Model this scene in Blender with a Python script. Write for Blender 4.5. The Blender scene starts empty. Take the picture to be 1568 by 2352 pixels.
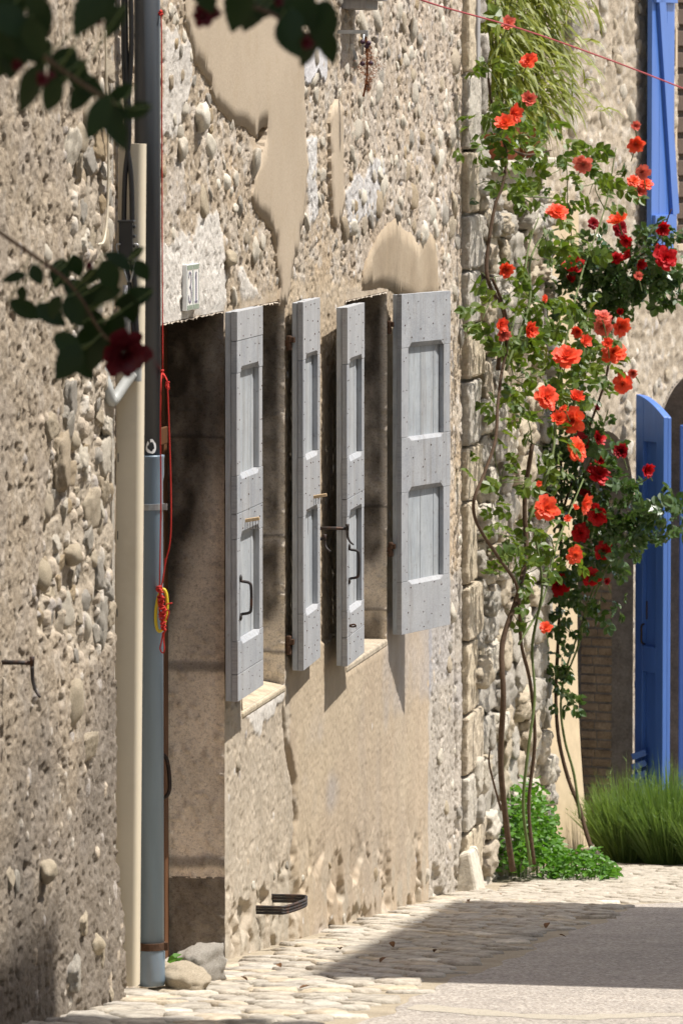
import bpy, bmesh, math, random
import numpy as np
from mathutils import Vector, Matrix, noise as mnoise

random.seed(7); RNG = np.random.default_rng(11)
scene = bpy.context.scene

# ------------------------------------------------------------------ camera, sky, sun, exposure
IMG_W, IMG_H, FOC = 1568.0, 2352.0, 12350.0          # measuring frame of the photograph
YAW, PITCH = math.radians(8.99), math.radians(4.29)
CAM = Vector((3.30, 0.0, 2.85))
cam_data = bpy.data.cameras.new('camera'); cam = bpy.data.objects.new('camera', cam_data)
scene.collection.objects.link(cam); scene.camera = cam
cam_data.sensor_fit = 'VERTICAL'; cam_data.sensor_height = 36.0; cam_data.sensor_width = 24.0
cam_data.lens = FOC / IMG_H * 36.0
cam_data.clip_start = 0.3; cam_data.clip_end = 600
cam.location = CAM; cam.rotation_euler = (math.pi/2 - PITCH, 0, YAW)
cam_data.dof.use_dof = True; cam_data.dof.focus_distance = 20.2; cam_data.dof.aperture_fstop = 12.0

SUN_DIR = Vector((1.0, 0.12, 2.05)).normalized()      # towards the sun
world = bpy.data.worlds.new('World'); scene.world = world; world.use_nodes = True
wn = world.node_tree
sky = wn.nodes.new('ShaderNodeTexSky'); sky.sky_type = 'NISHITA'; sky.sun_disc = False
sky.sun_elevation = math.asin(SUN_DIR.z); sky.sun_rotation = math.atan2(SUN_DIR.x, SUN_DIR.y)
sky.air_density = 1.0; sky.dust_density = 1.2
wb = wn.nodes.new('ShaderNodeMix'); wb.data_type = 'RGBA'; wb.blend_type = 'MULTIPLY'; wb.inputs[0].default_value = 1.0; wb.inputs[7].default_value = (1.08, 0.97, 0.84, 1)   # warm white balance of the whole sky
wn.links.new(sky.outputs[0], wb.inputs[6]); wn.links.new(wb.outputs[2], wn.nodes['Background'].inputs[0]); wn.nodes['Background'].inputs[1].default_value = 0.15
sun_data = bpy.data.lights.new('sun', 'SUN'); sun = bpy.data.objects.new('sun', sun_data)
scene.collection.objects.link(sun); sun.location = (8, 18, 14)
sun_data.energy = 3.4; sun_data.angle = math.radians(0.5); sun_data.color = (1.0, 0.955, 0.895)
sun.rotation_euler = SUN_DIR.to_track_quat('Z', 'Y').to_euler()
scene.view_settings.view_transform = 'Standard'; scene.view_settings.look = 'None'
scene.view_settings.gamma = 1.0; scene.view_settings.exposure = 0.97
scene.cycles.max_bounces = 6; scene.cycles.diffuse_bounces = 4; scene.cycles.use_denoising = True

# ------------------------------------------------------------------ measuring from the photograph
FW = Vector((-math.sin(YAW)*math.cos(PITCH), math.cos(YAW)*math.cos(PITCH), -math.sin(PITCH)))
RT = Vector((math.cos(YAW), math.sin(YAW), 0)); UP = RT.cross(FW)
def ray(px, py): return FW + RT*((px-IMG_W/2)/FOC) - UP*((py-IMG_H/2)/FOC)
def at_x(px, py, x=0.0):
    r = ray(px, py); return CAM + r*((x-CAM.x)/r.x)
def at_y(px, py, y):
    r = ray(px, py); return CAM + r*((y-CAM.y)/r.y)
def at_plane(px, py, a, b):
    """point of the ray on the upright plane through the ground points a and b"""
    d = Vector((b[0]-a[0], b[1]-a[1])).normalized(); n = Vector((d.y, -d.x, 0))
    r = ray(px, py); return CAM + r*(n.dot(Vector((a[0], a[1], 0))-CAM)/n.dot(r))
def ground_z(y):
    return 0.075 - 0.104*(min(max(y, 8.0), 28.0) - 16.58)
def at_ground(px, py):
    r = ray(px, py); b = -0.104; a = 0.075+0.104*16.58
    return CAM + r*((a+b*CAM.y-CAM.z)/(r.z-b*r.y))

# ------------------------------------------------------------------ numpy noise
_TAB = RNG.random((256, 256))
def vnoise(u, v, seed=0):
    u = u+seed*17.31; v = v+seed*9.73
    iu = np.floor(u).astype(np.int64); iv = np.floor(v).astype(np.int64)
    fu = u-iu; fv = v-iv; fu = fu*fu*(3-2*fu); fv = fv*fv*(3-2*fv)
    a = _TAB[iu & 255, iv & 255]; b = _TAB[(iu+1) & 255, iv & 255]
    c = _TAB[iu & 255, (iv+1) & 255]; d = _TAB[(iu+1) & 255, (iv+1) & 255]
    return (a*(1-fu)+b*fu)*(1-fv)+(c*(1-fu)+d*fu)*fv
def fbm(u, v, octaves=4, seed=0, gain=0.5):
    t = 0; amp = 1; tot = 0
    for k in range(octaves):
        t = t+amp*vnoise(u*2**k, v*2**k, seed+k*3); tot += amp; amp *= gain
    return t/tot
def smooth(a, b, x):
    t = np.clip((x-a)/(b-a), 0, 1); return t*t*(3-2*t)
def poly_mask(Y, Z, poly):
    m = np.zeros(Y.shape, bool); n = len(poly)
    for i in range(n):
        (y0, z0), (y1, z1) = poly[i], poly[(i+1) % n]
        if z0 == z1: continue
        c = (z0 > Z) != (z1 > Z)
        m ^= c & (Y < (y1-y0)*(Z-z0)/(z1-z0)+y0)
    return m
def blur(a, n=1):
    for _ in range(n):
        p = np.pad(a, 1, mode='edge')
        a = (p[:-2, 1:-1]+p[2:, 1:-1]+p[1:-1, :-2]+p[1:-1, 2:]+2*p[1:-1, 1:-1])/6
    return a

# ------------------------------------------------------------------ mesh helpers
COL = scene.collection
def link(name, data, mat=None, parent=None):
    o = bpy.data.objects.new(name, data); COL.objects.link(o)
    if mat is not None and data is not None and not data.materials: data.materials.append(mat)
    if parent is not None: o.parent = parent
    return o
def tag(o, label=None, cat=None, group=None, kind=None):
    if label: o['label'] = label
    if cat: o['category'] = cat
    if group: o['group'] = group
    if kind: o['kind'] = kind
    return o
def empty(name, loc=(0, 0, 0), label=None, cat=None, group=None):
    o = bpy.data.objects.new(name, None); COL.objects.link(o); o.location = loc; o.empty_display_size = 0.1
    return tag(o, label, cat, group)
class MB:
    """collects shapes; build() links them as one mesh (in world space unless loc is given)"""
    def __init__(s): s.v = []; s.f = []
    def add(s, vs, fs):
        n = len(s.v); s.v += [tuple(v) for v in vs]; s.f += [tuple(i+n for i in f) for f in fs]; return s
    def frame_box(s, o, ax, ay, az, lx, ly, lz):
        """box from corner o along unit axes"""
        o = Vector(o); P = [o+ax*(lx*i)+ay*(ly*j)+az*(lz*k) for k in (0, 1) for j in (0, 1) for i in (0, 1)]
        return s.add(P, [(0, 2, 3, 1), (4, 5, 7, 6), (0, 1, 5, 4), (2, 6, 7, 3), (0, 4, 6, 2), (1, 3, 7, 5)])
    def box(s, a, b):
        return s.frame_box(a, Vector((1, 0, 0)), Vector((0, 1, 0)), Vector((0, 0, 1)), b[0]-a[0], b[1]-a[1], b[2]-a[2])
    def tube(s, pts, r, sides=8, cap=True):
        pts = [Vector(p) for p in pts]; n = len(pts)
        rr = r if isinstance(r, (list, tuple)) else [r]*n
        vs = []; t0 = (pts[1]-pts[0]).normalized()
        u = t0.orthogonal().normalized()
        for i, p in enumerate(pts):
            t = (pts[min(i+1, n-1)]-pts[max(i-1, 0)]).normalized()
            u = (u-t*u.dot(t))
            u = u.normalized() if u.length > 1e-6 else t.orthogonal().normalized()
            w = t.cross(u)
            for k in range(sides):
                a = 2*math.pi*k/sides; vs.append(p+(u*math.cos(a)+w*math.sin(a))*rr[i])
        fs = [(i*sides+k, i*sides+(k+1) % sides, (i+1)*sides+(k+1) % sides, (i+1)*sides+k) for i in range(n-1) for k in range(sides)]
        if cap: fs += [tuple(range(sides-1, -1, -1)), tuple((n-1)*sides+k for k in range(sides))]
        return s.add(vs, fs)
    def lathe(s, base, prof, sides=16, axis=Vector((0, 0, 1))):
        base = Vector(base); u = axis.orthogonal().normalized(); w = axis.cross(u); vs = []
        for (r, h) in prof:
            for k in range(sides):
                a = 2*math.pi*k/sides; vs.append(base+axis*h+(u*math.cos(a)+w*math.sin(a))*r)
        fs = [(i*sides+k, i*sides+(k+1) % sides, (i+1)*sides+(k+1) % sides, (i+1)*sides+k) for i in range(len(prof)-1) for k in range(sides)]
        fs += [tuple(range(sides-1, -1, -1)), tuple((len(prof)-1)*sides+k for k in range(sides))]
        return s.add(vs, fs)
    def mesh(s, name, shade=False):
        m = bpy.data.meshes.new(name); m.from_pydata(s.v, [], s.f); m.update()
        if shade: m.polygons.foreach_set('use_smooth', [True]*len(m.polygons))
        return m
    def build(s, name, mat, parent=None, shade=False, bevel=0.0, loc=None):
        if loc is not None:
            l = Vector(loc); s.v = [tuple(Vector(v)-l) for v in s.v]
        o = link(name, s.mesh(name, shade), mat, parent)
        if loc is not None: o.location = loc
        if bevel:
            b = o.modifiers.new('bevel', 'BEVEL'); b.width = bevel; b.segments = 2; b.limit_method = 'ANGLE'
        return o
def spline(pts, n=6):
    """Catmull-Rom through pts"""
    P = [Vector(p) for p in pts]; P = [P[0]*2-P[1]]+P+[P[-1]*2-P[-2]]; out = []
    for i in range(1, len(P)-2):
        for k in range(n):
            t = k/n; a, b, c, d = P[i-1], P[i], P[i+1], P[i+2]
            out.append(0.5*((2*b)+(c-a)*t+(2*a-5*b+4*c-d)*t*t+(3*b-a-3*c+d)*t**3))
    out.append(P[-2]); return out
def field(name, S, Z, H, C, keep, origin, d, mat, parent=None, A=None):
    """a sheet of displaced relief: S runs along direction d, Z up, H along the outward normal, C its colours"""
    ns, nz = S.shape; nrm = (d[1], -d[0])
    co = np.empty((ns*nz, 3), np.float32)
    co[:, 0] = (origin[0]+S*d[0]+H*nrm[0]).ravel(); co[:, 1] = (origin[1]+S*d[1]+H*nrm[1]).ravel(); co[:, 2] = Z.ravel()
    idx = np.arange(ns*nz).reshape(ns, nz)
    q = np.stack([idx[:-1, :-1], idx[1:, :-1], idx[1:, 1:], idx[:-1, 1:]], -1)[keep]
    used = np.zeros(ns*nz, bool); used[q.ravel()] = True; remap = np.cumsum(used)-1
    co = co[used]; q = remap[q]
    m = bpy.data.meshes.new(name); nf = len(q)
    m.vertices.add(len(co)); m.vertices.foreach_set('co', co.ravel())
    m.loops.add(nf*4); m.loops.foreach_set('vertex_index', q.ravel().astype(np.int32))
    m.polygons.add(nf); m.polygons.foreach_set('loop_start', np.arange(0, nf*4, 4, dtype=np.int32))
    m.polygons.foreach_set('use_smooth', np.ones(nf, bool))
    m.update(calc_edges=True)
    a = m.color_attributes.new('col', 'FLOAT_COLOR', 'POINT')
    cc = np.ones((len(co), 4), np.float32); cc[:, :3] = C.reshape(-1, 3)[used]
    if A is not None: cc[:, 3] = np.clip(A, 0, 1).ravel()[used]
    a.data.foreach_set('color', cc.ravel())
    return link(name, m, mat, parent)

# ------------------------------------------------------------------ materials
class NT:
    def __init__(s, name):
        s.m = bpy.data.materials.new(name); s.m.use_nodes = True; s.t = s.m.node_tree
        s.b = s.t.nodes['Principled BSDF']
    def n(s, typ, **kw):
        x = s.t.nodes.new(typ)
        for k, v in kw.items():
            if k in x.inputs: x.inputs[k].default_value = v
            else: setattr(x, k, v)
        return x
    def l(s, a, b): s.t.links.new(a, b)
    def coord(s, scale=(1, 1, 1), obj=True):
        tc = s.n('ShaderNodeTexCoord'); mp = s.n('ShaderNodeMapping'); mp.inputs['Scale'].default_value = scale
        s.l(tc.outputs['Object' if obj else 'Generated'], mp.inputs[0]); return mp.outputs[0]
    def noise(s, vec, scale, detail=4, rough=0.6):
        x = s.n('ShaderNodeTexNoise'); x.inputs['Scale'].default_value = scale; x.inputs['Detail'].default_value = detail
        x.inputs['Roughness'].default_value = rough
        if vec is not None: s.l(vec, x.inputs['Vector'])
        return x.outputs['Fac']
    def vor(s, vec, scale, feat='F1', out='Distance'):
        x = s.n('ShaderNodeTexVoronoi'); x.feature = feat; x.inputs['Scale'].default_value = scale
        if vec is not None: s.l(vec, x.inputs['Vector'])
        return x.outputs[out]
    def ramp(s, fac, stops):
        r = s.n('ShaderNodeValToRGB'); e = r.color_ramp.elements
        while len(e) < len(stops): e.new(0.5)
        for i, (p, c) in enumerate(stops):
            e[i].position = p; e[i].color = (c[0], c[1], c[2], 1) if not isinstance(c, (int, float)) else (c, c, c, 1)
        s.l(fac, r.inputs[0]); return r.outputs[0]
    def mix(s, fac, a, b, mode='MIX'):
        x = s.n('ShaderNodeMix'); x.data_type = 'RGBA'; x.blend_type = mode
        for i, v in ((0, fac), (6, a), (7, b)):
            if isinstance(v, (int, float)): x.inputs[i].default_value = v
            elif isinstance(v, (tuple, list)): x.inputs[i].default_value = (*v[:3], 1)
            else: s.l(v, x.inputs[i])
        return x.outputs[2]
    def math(s, op, a, b=0.0):
        x = s.n('ShaderNodeMath'); x.operation = op
        for i, v in enumerate((a, b)):
            if isinstance(v, (int, float)): x.inputs[i].default_value = v
            else: s.l(v, x.inputs[i])
        return x.outputs[0]
    def rnd(s):
        return s.n('ShaderNodeObjectInfo').outputs['Random']
    def bump(s, h, strength=0.5, dist=0.01, prev=None):
        x = s.n('ShaderNodeBump'); x.inputs['Strength'].default_value = strength; x.inputs['Distance'].default_value = dist
        s.l(h, x.inputs['Height'])
        if prev is not None: s.l(prev, x.inputs['Normal'])
        s.l(x.outputs[0], s.b.inputs['Normal']); return x.outputs[0]
    def set(s, col=None, rough=0.8, spec=0.3, metal=0.0):
        if col is not None:
            if isinstance(col, (tuple, list)): s.b.inputs['Base Color'].default_value = (*col[:3], 1)
            else: s.l(col, s.b.inputs['Base Color'])
        if isinstance(rough, (int, float)): s.b.inputs['Roughness'].default_value = rough
        else: s.l(rough, s.b.inputs['Roughness'])
        s.b.inputs['Specular IOR Level'].default_value = spec; s.b.inputs['Metallic'].default_value = metal
        return s.m
M = {}
def mat_relief(name, fine=0.6, tint=(1, 1, 1)):
    t = NT(name); v = t.coord(); a = t.n('ShaderNodeVertexColor'); a.layer_name = 'col'
    n1 = t.noise(v, 110, 5, 0.7); n2 = t.noise(v, 300, 3, 0.7); n3 = t.noise(v, 9, 4)
    al = a.outputs[1]; c = t.mix(al, a.outputs[0], t.ramp(n1, [(0.28, (.55, .52, .49)), (0.48, (1, 1, 1)), (0.8, (1.16, 1.15, 1.12))]), 'MULTIPLY')
    c = t.mix(t.math('ADD', t.math('MULTIPLY', al, 0.55), 0.2), c, t.ramp(n2, [(0.3, (.66, .63, .6)), (0.52, (1, 1, 1)), (0.75, (1.22, 1.2, 1.16))]), 'MULTIPLY')
    c = t.mix(0.6, c, t.ramp(n3, [(0.3, (.85, .83, .8)), (0.7, (1.1, 1.1, 1.1))]), 'MULTIPLY')
    b = t.bump(t.math('MULTIPLY', n1, al), fine, 0.008); t.bump(n2, fine*.8, 0.003, b)
    M[name] = t.set(c, 0.95, 0.15); return M[name]
def mat_stone(name, a, b, bump=0.5):
    t = NT(name); v = t.coord(); r = t.rnd()
    n1 = t.noise(v, 14, 5, 0.65); n2 = t.noise(v, 70, 4, 0.7); n3 = t.noise(v, 260, 2)
    c = t.mix(r, a, b)
    c = t.mix(1.0, c, t.ramp(n1, [(0.3, (.68, .66, .64)), (0.6, (1.05, 1.04, 1.0))]), 'MULTIPLY')
    c = t.mix(0.8, c, t.ramp(n2, [(0.3, (.7, .68, .64)), (0.6, (1.08, 1.07, 1.05))]), 'MULTIPLY')
    bb = t.bump(n2, bump, 0.008); t.bump(n3, bump*0.7, 0.003, bb)
    M[name] = t.set(c, 0.9, 0.2); return M[name]
def mat_simple(name, col, rough=0.6, spec=0.4, metal=0.0, var=0.25, scale=25, bump=0.15, stretch=(1, 1, 1), dirt=None):
    t = NT(name); v = t.coord(stretch); n1 = t.noise(v, scale, 5, 0.65)
    lo = tuple(c*(1-var) for c in col); hi = tuple(min(1, c*(1+var)) for c in col)
    c = t.ramp(n1, [(0.25, lo), (0.75, hi)])
    if dirt is not None:
        n2 = t.noise(t.coord(stretch), scale*0.35, 6, 0.7)
        c = t.mix(t.ramp(n2, [(0.52, 0.0), (0.72, 0.75)]), c, dirt)
    if bump: t.bump(n1, bump, 0.004)
    M[name] = t.set(c, rough, spec, metal); return M[name]
def mat_leaf(name, a, b, rough=0.4, trans=0.35, spec=0.5):
    t = NT(name); r = t.rnd(); v = t.coord(); n1 = t.noise(v, 30, 3)
    g = t.n('ShaderNodeNewGeometry').outputs['Random Per Island']
    c = t.mix(t.math('ADD', t.math('MULTIPLY', r, 0.5), t.math('MULTIPLY', g, 0.5)), a, b)
    c = t.mix(0.5, c, t.ramp(n1, [(0.3, (.75, .78, .7)), (0.7, (1.15, 1.12, 1.0))]), 'MULTIPLY')
    t.set(c, rough, spec)
    tr = t.n('ShaderNodeBsdfTranslucent'); t.l(t.mix(1.0, c, (1.3, 1.35, 0.6), 'MULTIPLY'), tr.inputs[0])
    mx = t.n('ShaderNodeMixShader'); mx.inputs[0].default_value = trans
    t.l(t.b.outputs[0], mx.inputs[1]); t.l(tr.outputs[0], mx.inputs[2])
    t.l(mx.outputs[0], t.t.nodes['Material Output'].inputs[0])
    M[name] = t.m; return t.m
mat_relief('rubble_render'); mat_relief('plaster_relief', 0.35)
mat_stone('stone_white', (.62, .58, .51), (.54, .50, .43), 0.5)
mat_stone('stone_cream', (.54, .47, .36), (.48, .42, .34), 0.6)
mat_stone('stone_grey', (.43, .405, .37), (.50, .47, .42), 0.7)
mat_stone('stone_ochre', (.50, .40, .27), (.47, .40, .31), 0.6)
mat_stone('stone_pale', (.70, .67, .60), (.62, .58, .50), 0.4)
mat_stone('stone_dark', (.26, .23, .20), (.34, .31, .28))
mat_stone('paving_stone', (.49, .445, .38), (.40, .375, .335), 0.8)
mat_simple('plaster_tan', (.50, .41, .30), 0.95, 0.1, var=0.10, scale=9, bump=0.2)
mat_simple('iron', (.035, .03, .028), 0.6, 0.4, 0.3, var=0.4, scale=60, dirt=(.16, .07, .035))
mat_simple('rust', (.085, .048, .03), 0.85, 0.2, 0.1, var=0.5, scale=70, bump=0.3)
mat_simple('pipe_dark', (.040, .046, .053), 0.42, 0.5, 0.0, var=0.2, scale=8, bump=0.03, stretch=(1, 1, .15))
mat_simple('zinc', (.165, .225, .285), 0.40, 0.5, 0.15, var=0.22, scale=7, bump=0.05, stretch=(1, 1, .12), dirt=(.20, .17, .14))
mat_simple('pvc_beige', (.62, .55, .42), 0.45, 0.5, var=0.06, scale=5, bump=0.02, dirt=(.50, .42, .30))
mat_simple('black_plastic', (.012, .012, .013), 0.45, 0.5, var=0.2, bump=0.02)
mat_simple('grey_metal', (.35, .36, .37), 0.4, 0.5, 0.7, var=0.2)
mat_simple('grey_plastic', (.42, .43, .41), 0.5, 0.4, var=0.1)
mat_simple('red_cord', (.50, .03, .022), 0.7, 0.3, var=0.2, scale=300, bump=0.3)
mat_simple('red_wire', (.36, .05, .06), 0.6, 0.3, var=0.1)
mat_simple('yellow_plastic', (.62, .47, .02), 0.45, 0.5, var=0.05)
mat_simple('brown_wood', (.14, .065, .03), 0.55, 0.4, var=0.35, scale=12, stretch=(6, 6, .5))
mat_simple('dark_interior', (.02, .018, .016), 0.9, 0.1)
mat_simple('terracotta', (.36, .12, .065), 0.85, 0.2, var=0.2)
mat_simple('blue_paint', (.062, .155, .46), 0.42, 0.5, var=0.10, scale=6, bump=0.04, stretch=(3, 3, .4))
mat_simple('enamel_white', (.78, .79, .78), 0.2, 0.6, var=0.02, bump=0)
mat_simple('enamel_navy', (.02, .03, .16), 0.25, 0.6, var=0.05, bump=0)
mat_simple('enamel_green', (.16, .24, .19), 0.3, 0.6, var=0.6, scale=160, bump=0)
mat_simple('bark', (.085, .055, .035), 0.9, 0.2, var=0.4, scale=60, bump=0.5)
mat_simple('green_stem', (.10, .13, .04), 0.7, 0.3, var=0.3)
mat_simple('roof_tile', (.34, .15, .08), 0.9, 0.2, var=0.3)
mat_simple('grape_dry', (.20, .075, .03), 0.9, 0.2, var=0.5, scale=80)
mat_simple('plum_dark', (.05, .02, .04), 0.5, 0.4)
mat_simple('dead_leaf', (.16, .085, .04), 0.8, 0.2, var=0.5)
mat_simple('wood_weathered', (.33, .32, .31), 0.85, 0.2, var=0.3, scale=14, stretch=(5, 5, .5))
mat_leaf('leaf_rose', (.05, .10, .012), (.15, .20, .022), 0.42, 0.40, .45)
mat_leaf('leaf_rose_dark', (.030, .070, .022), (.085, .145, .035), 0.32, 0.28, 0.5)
mat_leaf('leaf_shade', (.006, .016, .004), (.013, .030, .007), 0.55, 0.3, 0.2)  # shade of the close branches is put into this near-black leaf colour
mat_leaf('leaf_herb', (.07, .19, .015), (.12, .26, .03), 0.45, 0.4)
mat_leaf('leaf_bamboo', (.15, .21, .03), (.30, .31, .05), 0.45, 0.45)
mat_leaf('leaf_lavender', (.07, .15, .035), (.20, .29, .085), 0.6, 0.4)
mat_leaf('straw', (.42, .36, .20), (.5, .45, .28), 0.7, 0.3)
def mat_petal(name, a, b, c2, trans=0.3):
    t = NT(name); tc = t.n('ShaderNodeVertexColor'); tc.layer_name = 'tip'
    g = t.n('ShaderNodeNewGeometry').outputs['Random Per Island']
    c = t.mix(tc.outputs[0], a, b); c = t.mix(t.math('MULTIPLY', g, 0.6), c, c2); c = t.mix(t.math('MULTIPLY', t.rnd(), 0.7), c, t.mix(0.5, b, c2)); t.set(c, 0.5, 0.3)
    tr = t.n('ShaderNodeBsdfTranslucent'); t.l(c, tr.inputs[0])
    mx = t.n('ShaderNodeMixShader'); mx.inputs[0].default_value = trans
    t.l(t.b.outputs[0], mx.inputs[1]); t.l(tr.outputs[0], mx.inputs[2]); t.l(mx.outputs[0], t.t.nodes['Material Output'].inputs[0])
    M[name] = t.m
mat_petal('petal_orange', (.95, .34, .04), (.90, .12, .05), (.90, .09, .06))
mat_petal('petal_pink', (.88, .36, .14), (.72, .14, .13), (.82, .25, .16))
mat_petal('petal_red', (.52, .006, .010), (.66, .012, .016), (.42, .005, .010))
mat_petal('petal_shade', (.05, .002, .005), (.11, .003, .008), (.035, .002, .004), 0.2)  # shaded copy of the crimson petals, darkness put into the colour
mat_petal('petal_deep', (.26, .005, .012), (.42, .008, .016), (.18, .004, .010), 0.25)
# weathered grey paint of the shutters: grain along x (rails) or along z (boards and stiles)
def mat_shutter(name, stretch, base=(.37, .385, .405)):
    t = NT(name); v = t.coord(stretch); r = t.rnd()
    n1 = t.noise(v, 22, 6, 0.7); n2 = t.noise(t.coord(), 7, 4); n3 = t.noise(v, 90, 3, 0.7)
    lo = tuple(c*.62 for c in base); hi = tuple(min(.78, c*1.16) for c in base)
    c = t.ramp(n1, [(0.28, lo), (0.5, base), (0.72, hi)])
    c = t.mix(0.7, c, t.ramp(n2, [(0.35, (.74, .76, .79)), (0.65, (1.10, 1.09, 1.07))]), 'MULTIPLY')
    c = t.mix(0.6, c, t.ramp(n3, [(0.28, (.62, .60, .57)), (0.5, (1, 1, 1))]), 'MULTIPLY')
    c = t.mix(t.math('MULTIPLY', r, 0.35), c, (.45, .44, .43))
    n4 = t.noise(t.coord((16, 16, .8)), 2.2, 5, .7); c = t.mix(t.ramp(n4, [(0.50, 0.0), (0.70, .6)]), c, (.22, .20, .175))
    n5 = t.noise(t.coord(), 38, 4, .75); c = t.mix(t.ramp(n5, [(0.60, 0.0), (0.68, .6)]), c, (.20, .185, .17))
    t.bump(n1, 0.35, 0.003)
    M[name] = t.set(c, 0.75, 0.25)
mat_shutter('shutter_rail', (.6, 9, 9)); mat_shutter('shutter_board', (9, 9, .5), (.41, .445, .47)); mat_shutter('shutter_stile', (9, 9, .5))
def mat_road():
    t = NT('road_aggregate'); v = t.coord()
    d = t.vor(v, 95, out='Color'); d2 = t.vor(v, 95); n = t.noise(v, 2.2, 5); n3 = t.noise(v, 18, 4)
    sep = t.n('ShaderNodeSeparateColor'); t.l(d, sep.inputs[0])
    c = t.ramp(sep.outputs[0], [(0.0, (.15, .135, .12)), (0.45, (.35, .315, .285)), (0.8, (.47, .43, .39)), (1.0, (.62, .58, .52))])
    c = t.mix(t.ramp(d2, [(0.35, 0.0), (0.6, 0.7)]), c, (.36, .325, .28))
    c = t.mix(0.8, c, t.ramp(n, [(0.3, (.82, .81, .8)), (0.7, (1.12, 1.1, 1.07))]), 'MULTIPLY')
    c = t.mix(0.5, c, t.ramp(n3, [(0.3, (.8, .8, .8)), (0.7, (1.12, 1.12, 1.1))]), 'MULTIPLY')
    t.bump(d2, 0.7, 0.006); M['road_aggregate'] = t.set(c, 0.9, 0.25)
mat_road()
def mat_mortar(name, a, b):
    t = NT(name); v = t.coord(); n = t.noise(v, 5, 6, 0.7); n2 = t.noise(v, 70, 5, 0.7)
    c = t.ramp(n, [(0.3, a), (0.7, b)]); c = t.mix(0.8, c, t.ramp(n2, [(0.3, (.72, .7, .66)), (0.65, (1.1, 1.08, 1.05))]), 'MULTIPLY')
    t.bump(n2, 0.7, 0.012); M[name] = t.set(c, 0.95, 0.15)
mat_mortar('mortar_bed', (.33, .285, .215), (.46, .40, .305)); mat_mortar('cement', (.42, .385, .32), (.47, .43, .36)); mat_mortar('earth', (.22, .17, .12), (.34, .28, .20))
# ================================================================== ground, road, paving
def strip_sheet(name, x0, x1, y0, y1, dz, mat, nx=2, ny=40, xfun=None):
    vs = []; fs = []
    for j in range(ny+1):
        y = y0+(y1-y0)*j/ny
        a, b = (x0, x1) if xfun is None else xfun(y)
        for i in range(nx+1):
            vs.append((a+(b-a)*i/nx, y, ground_z(y)+dz))
    for j in range(ny):
        for i in range(nx):
            k = j*(nx+1)+i; fs.append((k, k+1, k+nx+2, k+nx+1))
    mb = MB(); mb.add(vs, fs); return mb.build(name, M[mat] if isinstance(mat, str) else mat)
tag(strip_sheet('ground', -150, 150, -60, 240, -0.06, 'earth', 2, 300), kind='structure')
def road_edge(y):
    e = 0.93+0.02*math.sin(y*2.1)+0.015*math.sin(y*5.3)+0.012*math.sin(y*11.7)
    return (e+(max(0, y-23.3)*0.7 if y > 23.3 else 0), 4.62)
tag(strip_sheet('road', 0, 0, -20, 28.4, -0.006, 'road_aggregate', 4, 484, road_edge), kind='structure')
paving = tag(strip_sheet('paving', -0.3, 3.0, -4.0, 34.0, -0.0075, 'mortar_bed', 4, 380), kind='structure')
band = MB(); vs = []; fs = []
L = [(0.98, 16.02), (1.45, 15.72), (1.8, 15.98), (2.6, 16.3), (3.6, 16.4), (4.6, 16.4)]
for k, (x, y) in enumerate(spline([(a, b, 0) for a, b in L], 8)[i][:2] for i in range(41)):
    w = 0.11+0.025*math.sin(k*1.9)+0.02*math.sin(k*0.7)
    for s in (-1, 1): vs.append((x, y+s*w, ground_z(y+s*w)-0.005))
    if k: fs.append((2*k-2, 2*k, 2*k+1, 2*k-1))
tag(band.add(vs, fs).build('cement_band', M['cement']), kind='structure')

# --- paving stones: cells of a jittered lattice, each a domed stone of its own
def clip_cell(p, others):
    poly = [Vector((p.x+a, p.y+b)) for a, b in ((-.3, -.3), (.3, -.3), (.3, .3), (-.3, .3))]
    for q in others:
        mid = (p+q)/2; n = (q-p); out = []
        for i in range(len(poly)):
            a, b = poly[i], poly[(i+1) % len(poly)]
            da, db = n.dot(a-mid), n.dot(b-mid)
            if da <= 0: out.append(a)
            if (da < 0) != (db < 0) and da != db: out.append(a+(b-a)*(da/(da-db)))
        poly = out
        if len(poly) < 3: return None
    return poly
rs = random.Random(5)
pts = []
for j in range(int((29.5-14.6)/0.125)):
    y = 14.6+j*0.125
    xr = 0.93 if y < 23.3 else 0.93+(y-23.3)*0.7
    n = max(2, int((xr-0.0)/0.185))
    for i in range(-1, n+2):
        pts.append(Vector((0.05+(i+(0.5 if j % 2 else 0))*0.185+rs.uniform(-.06, .06), y+rs.uniform(-.04, .04))))
grid = {}
for p in pts: grid.setdefault((int(p.x//0.3), int(p.y//0.3)), []).append(p)
stones = []
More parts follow.
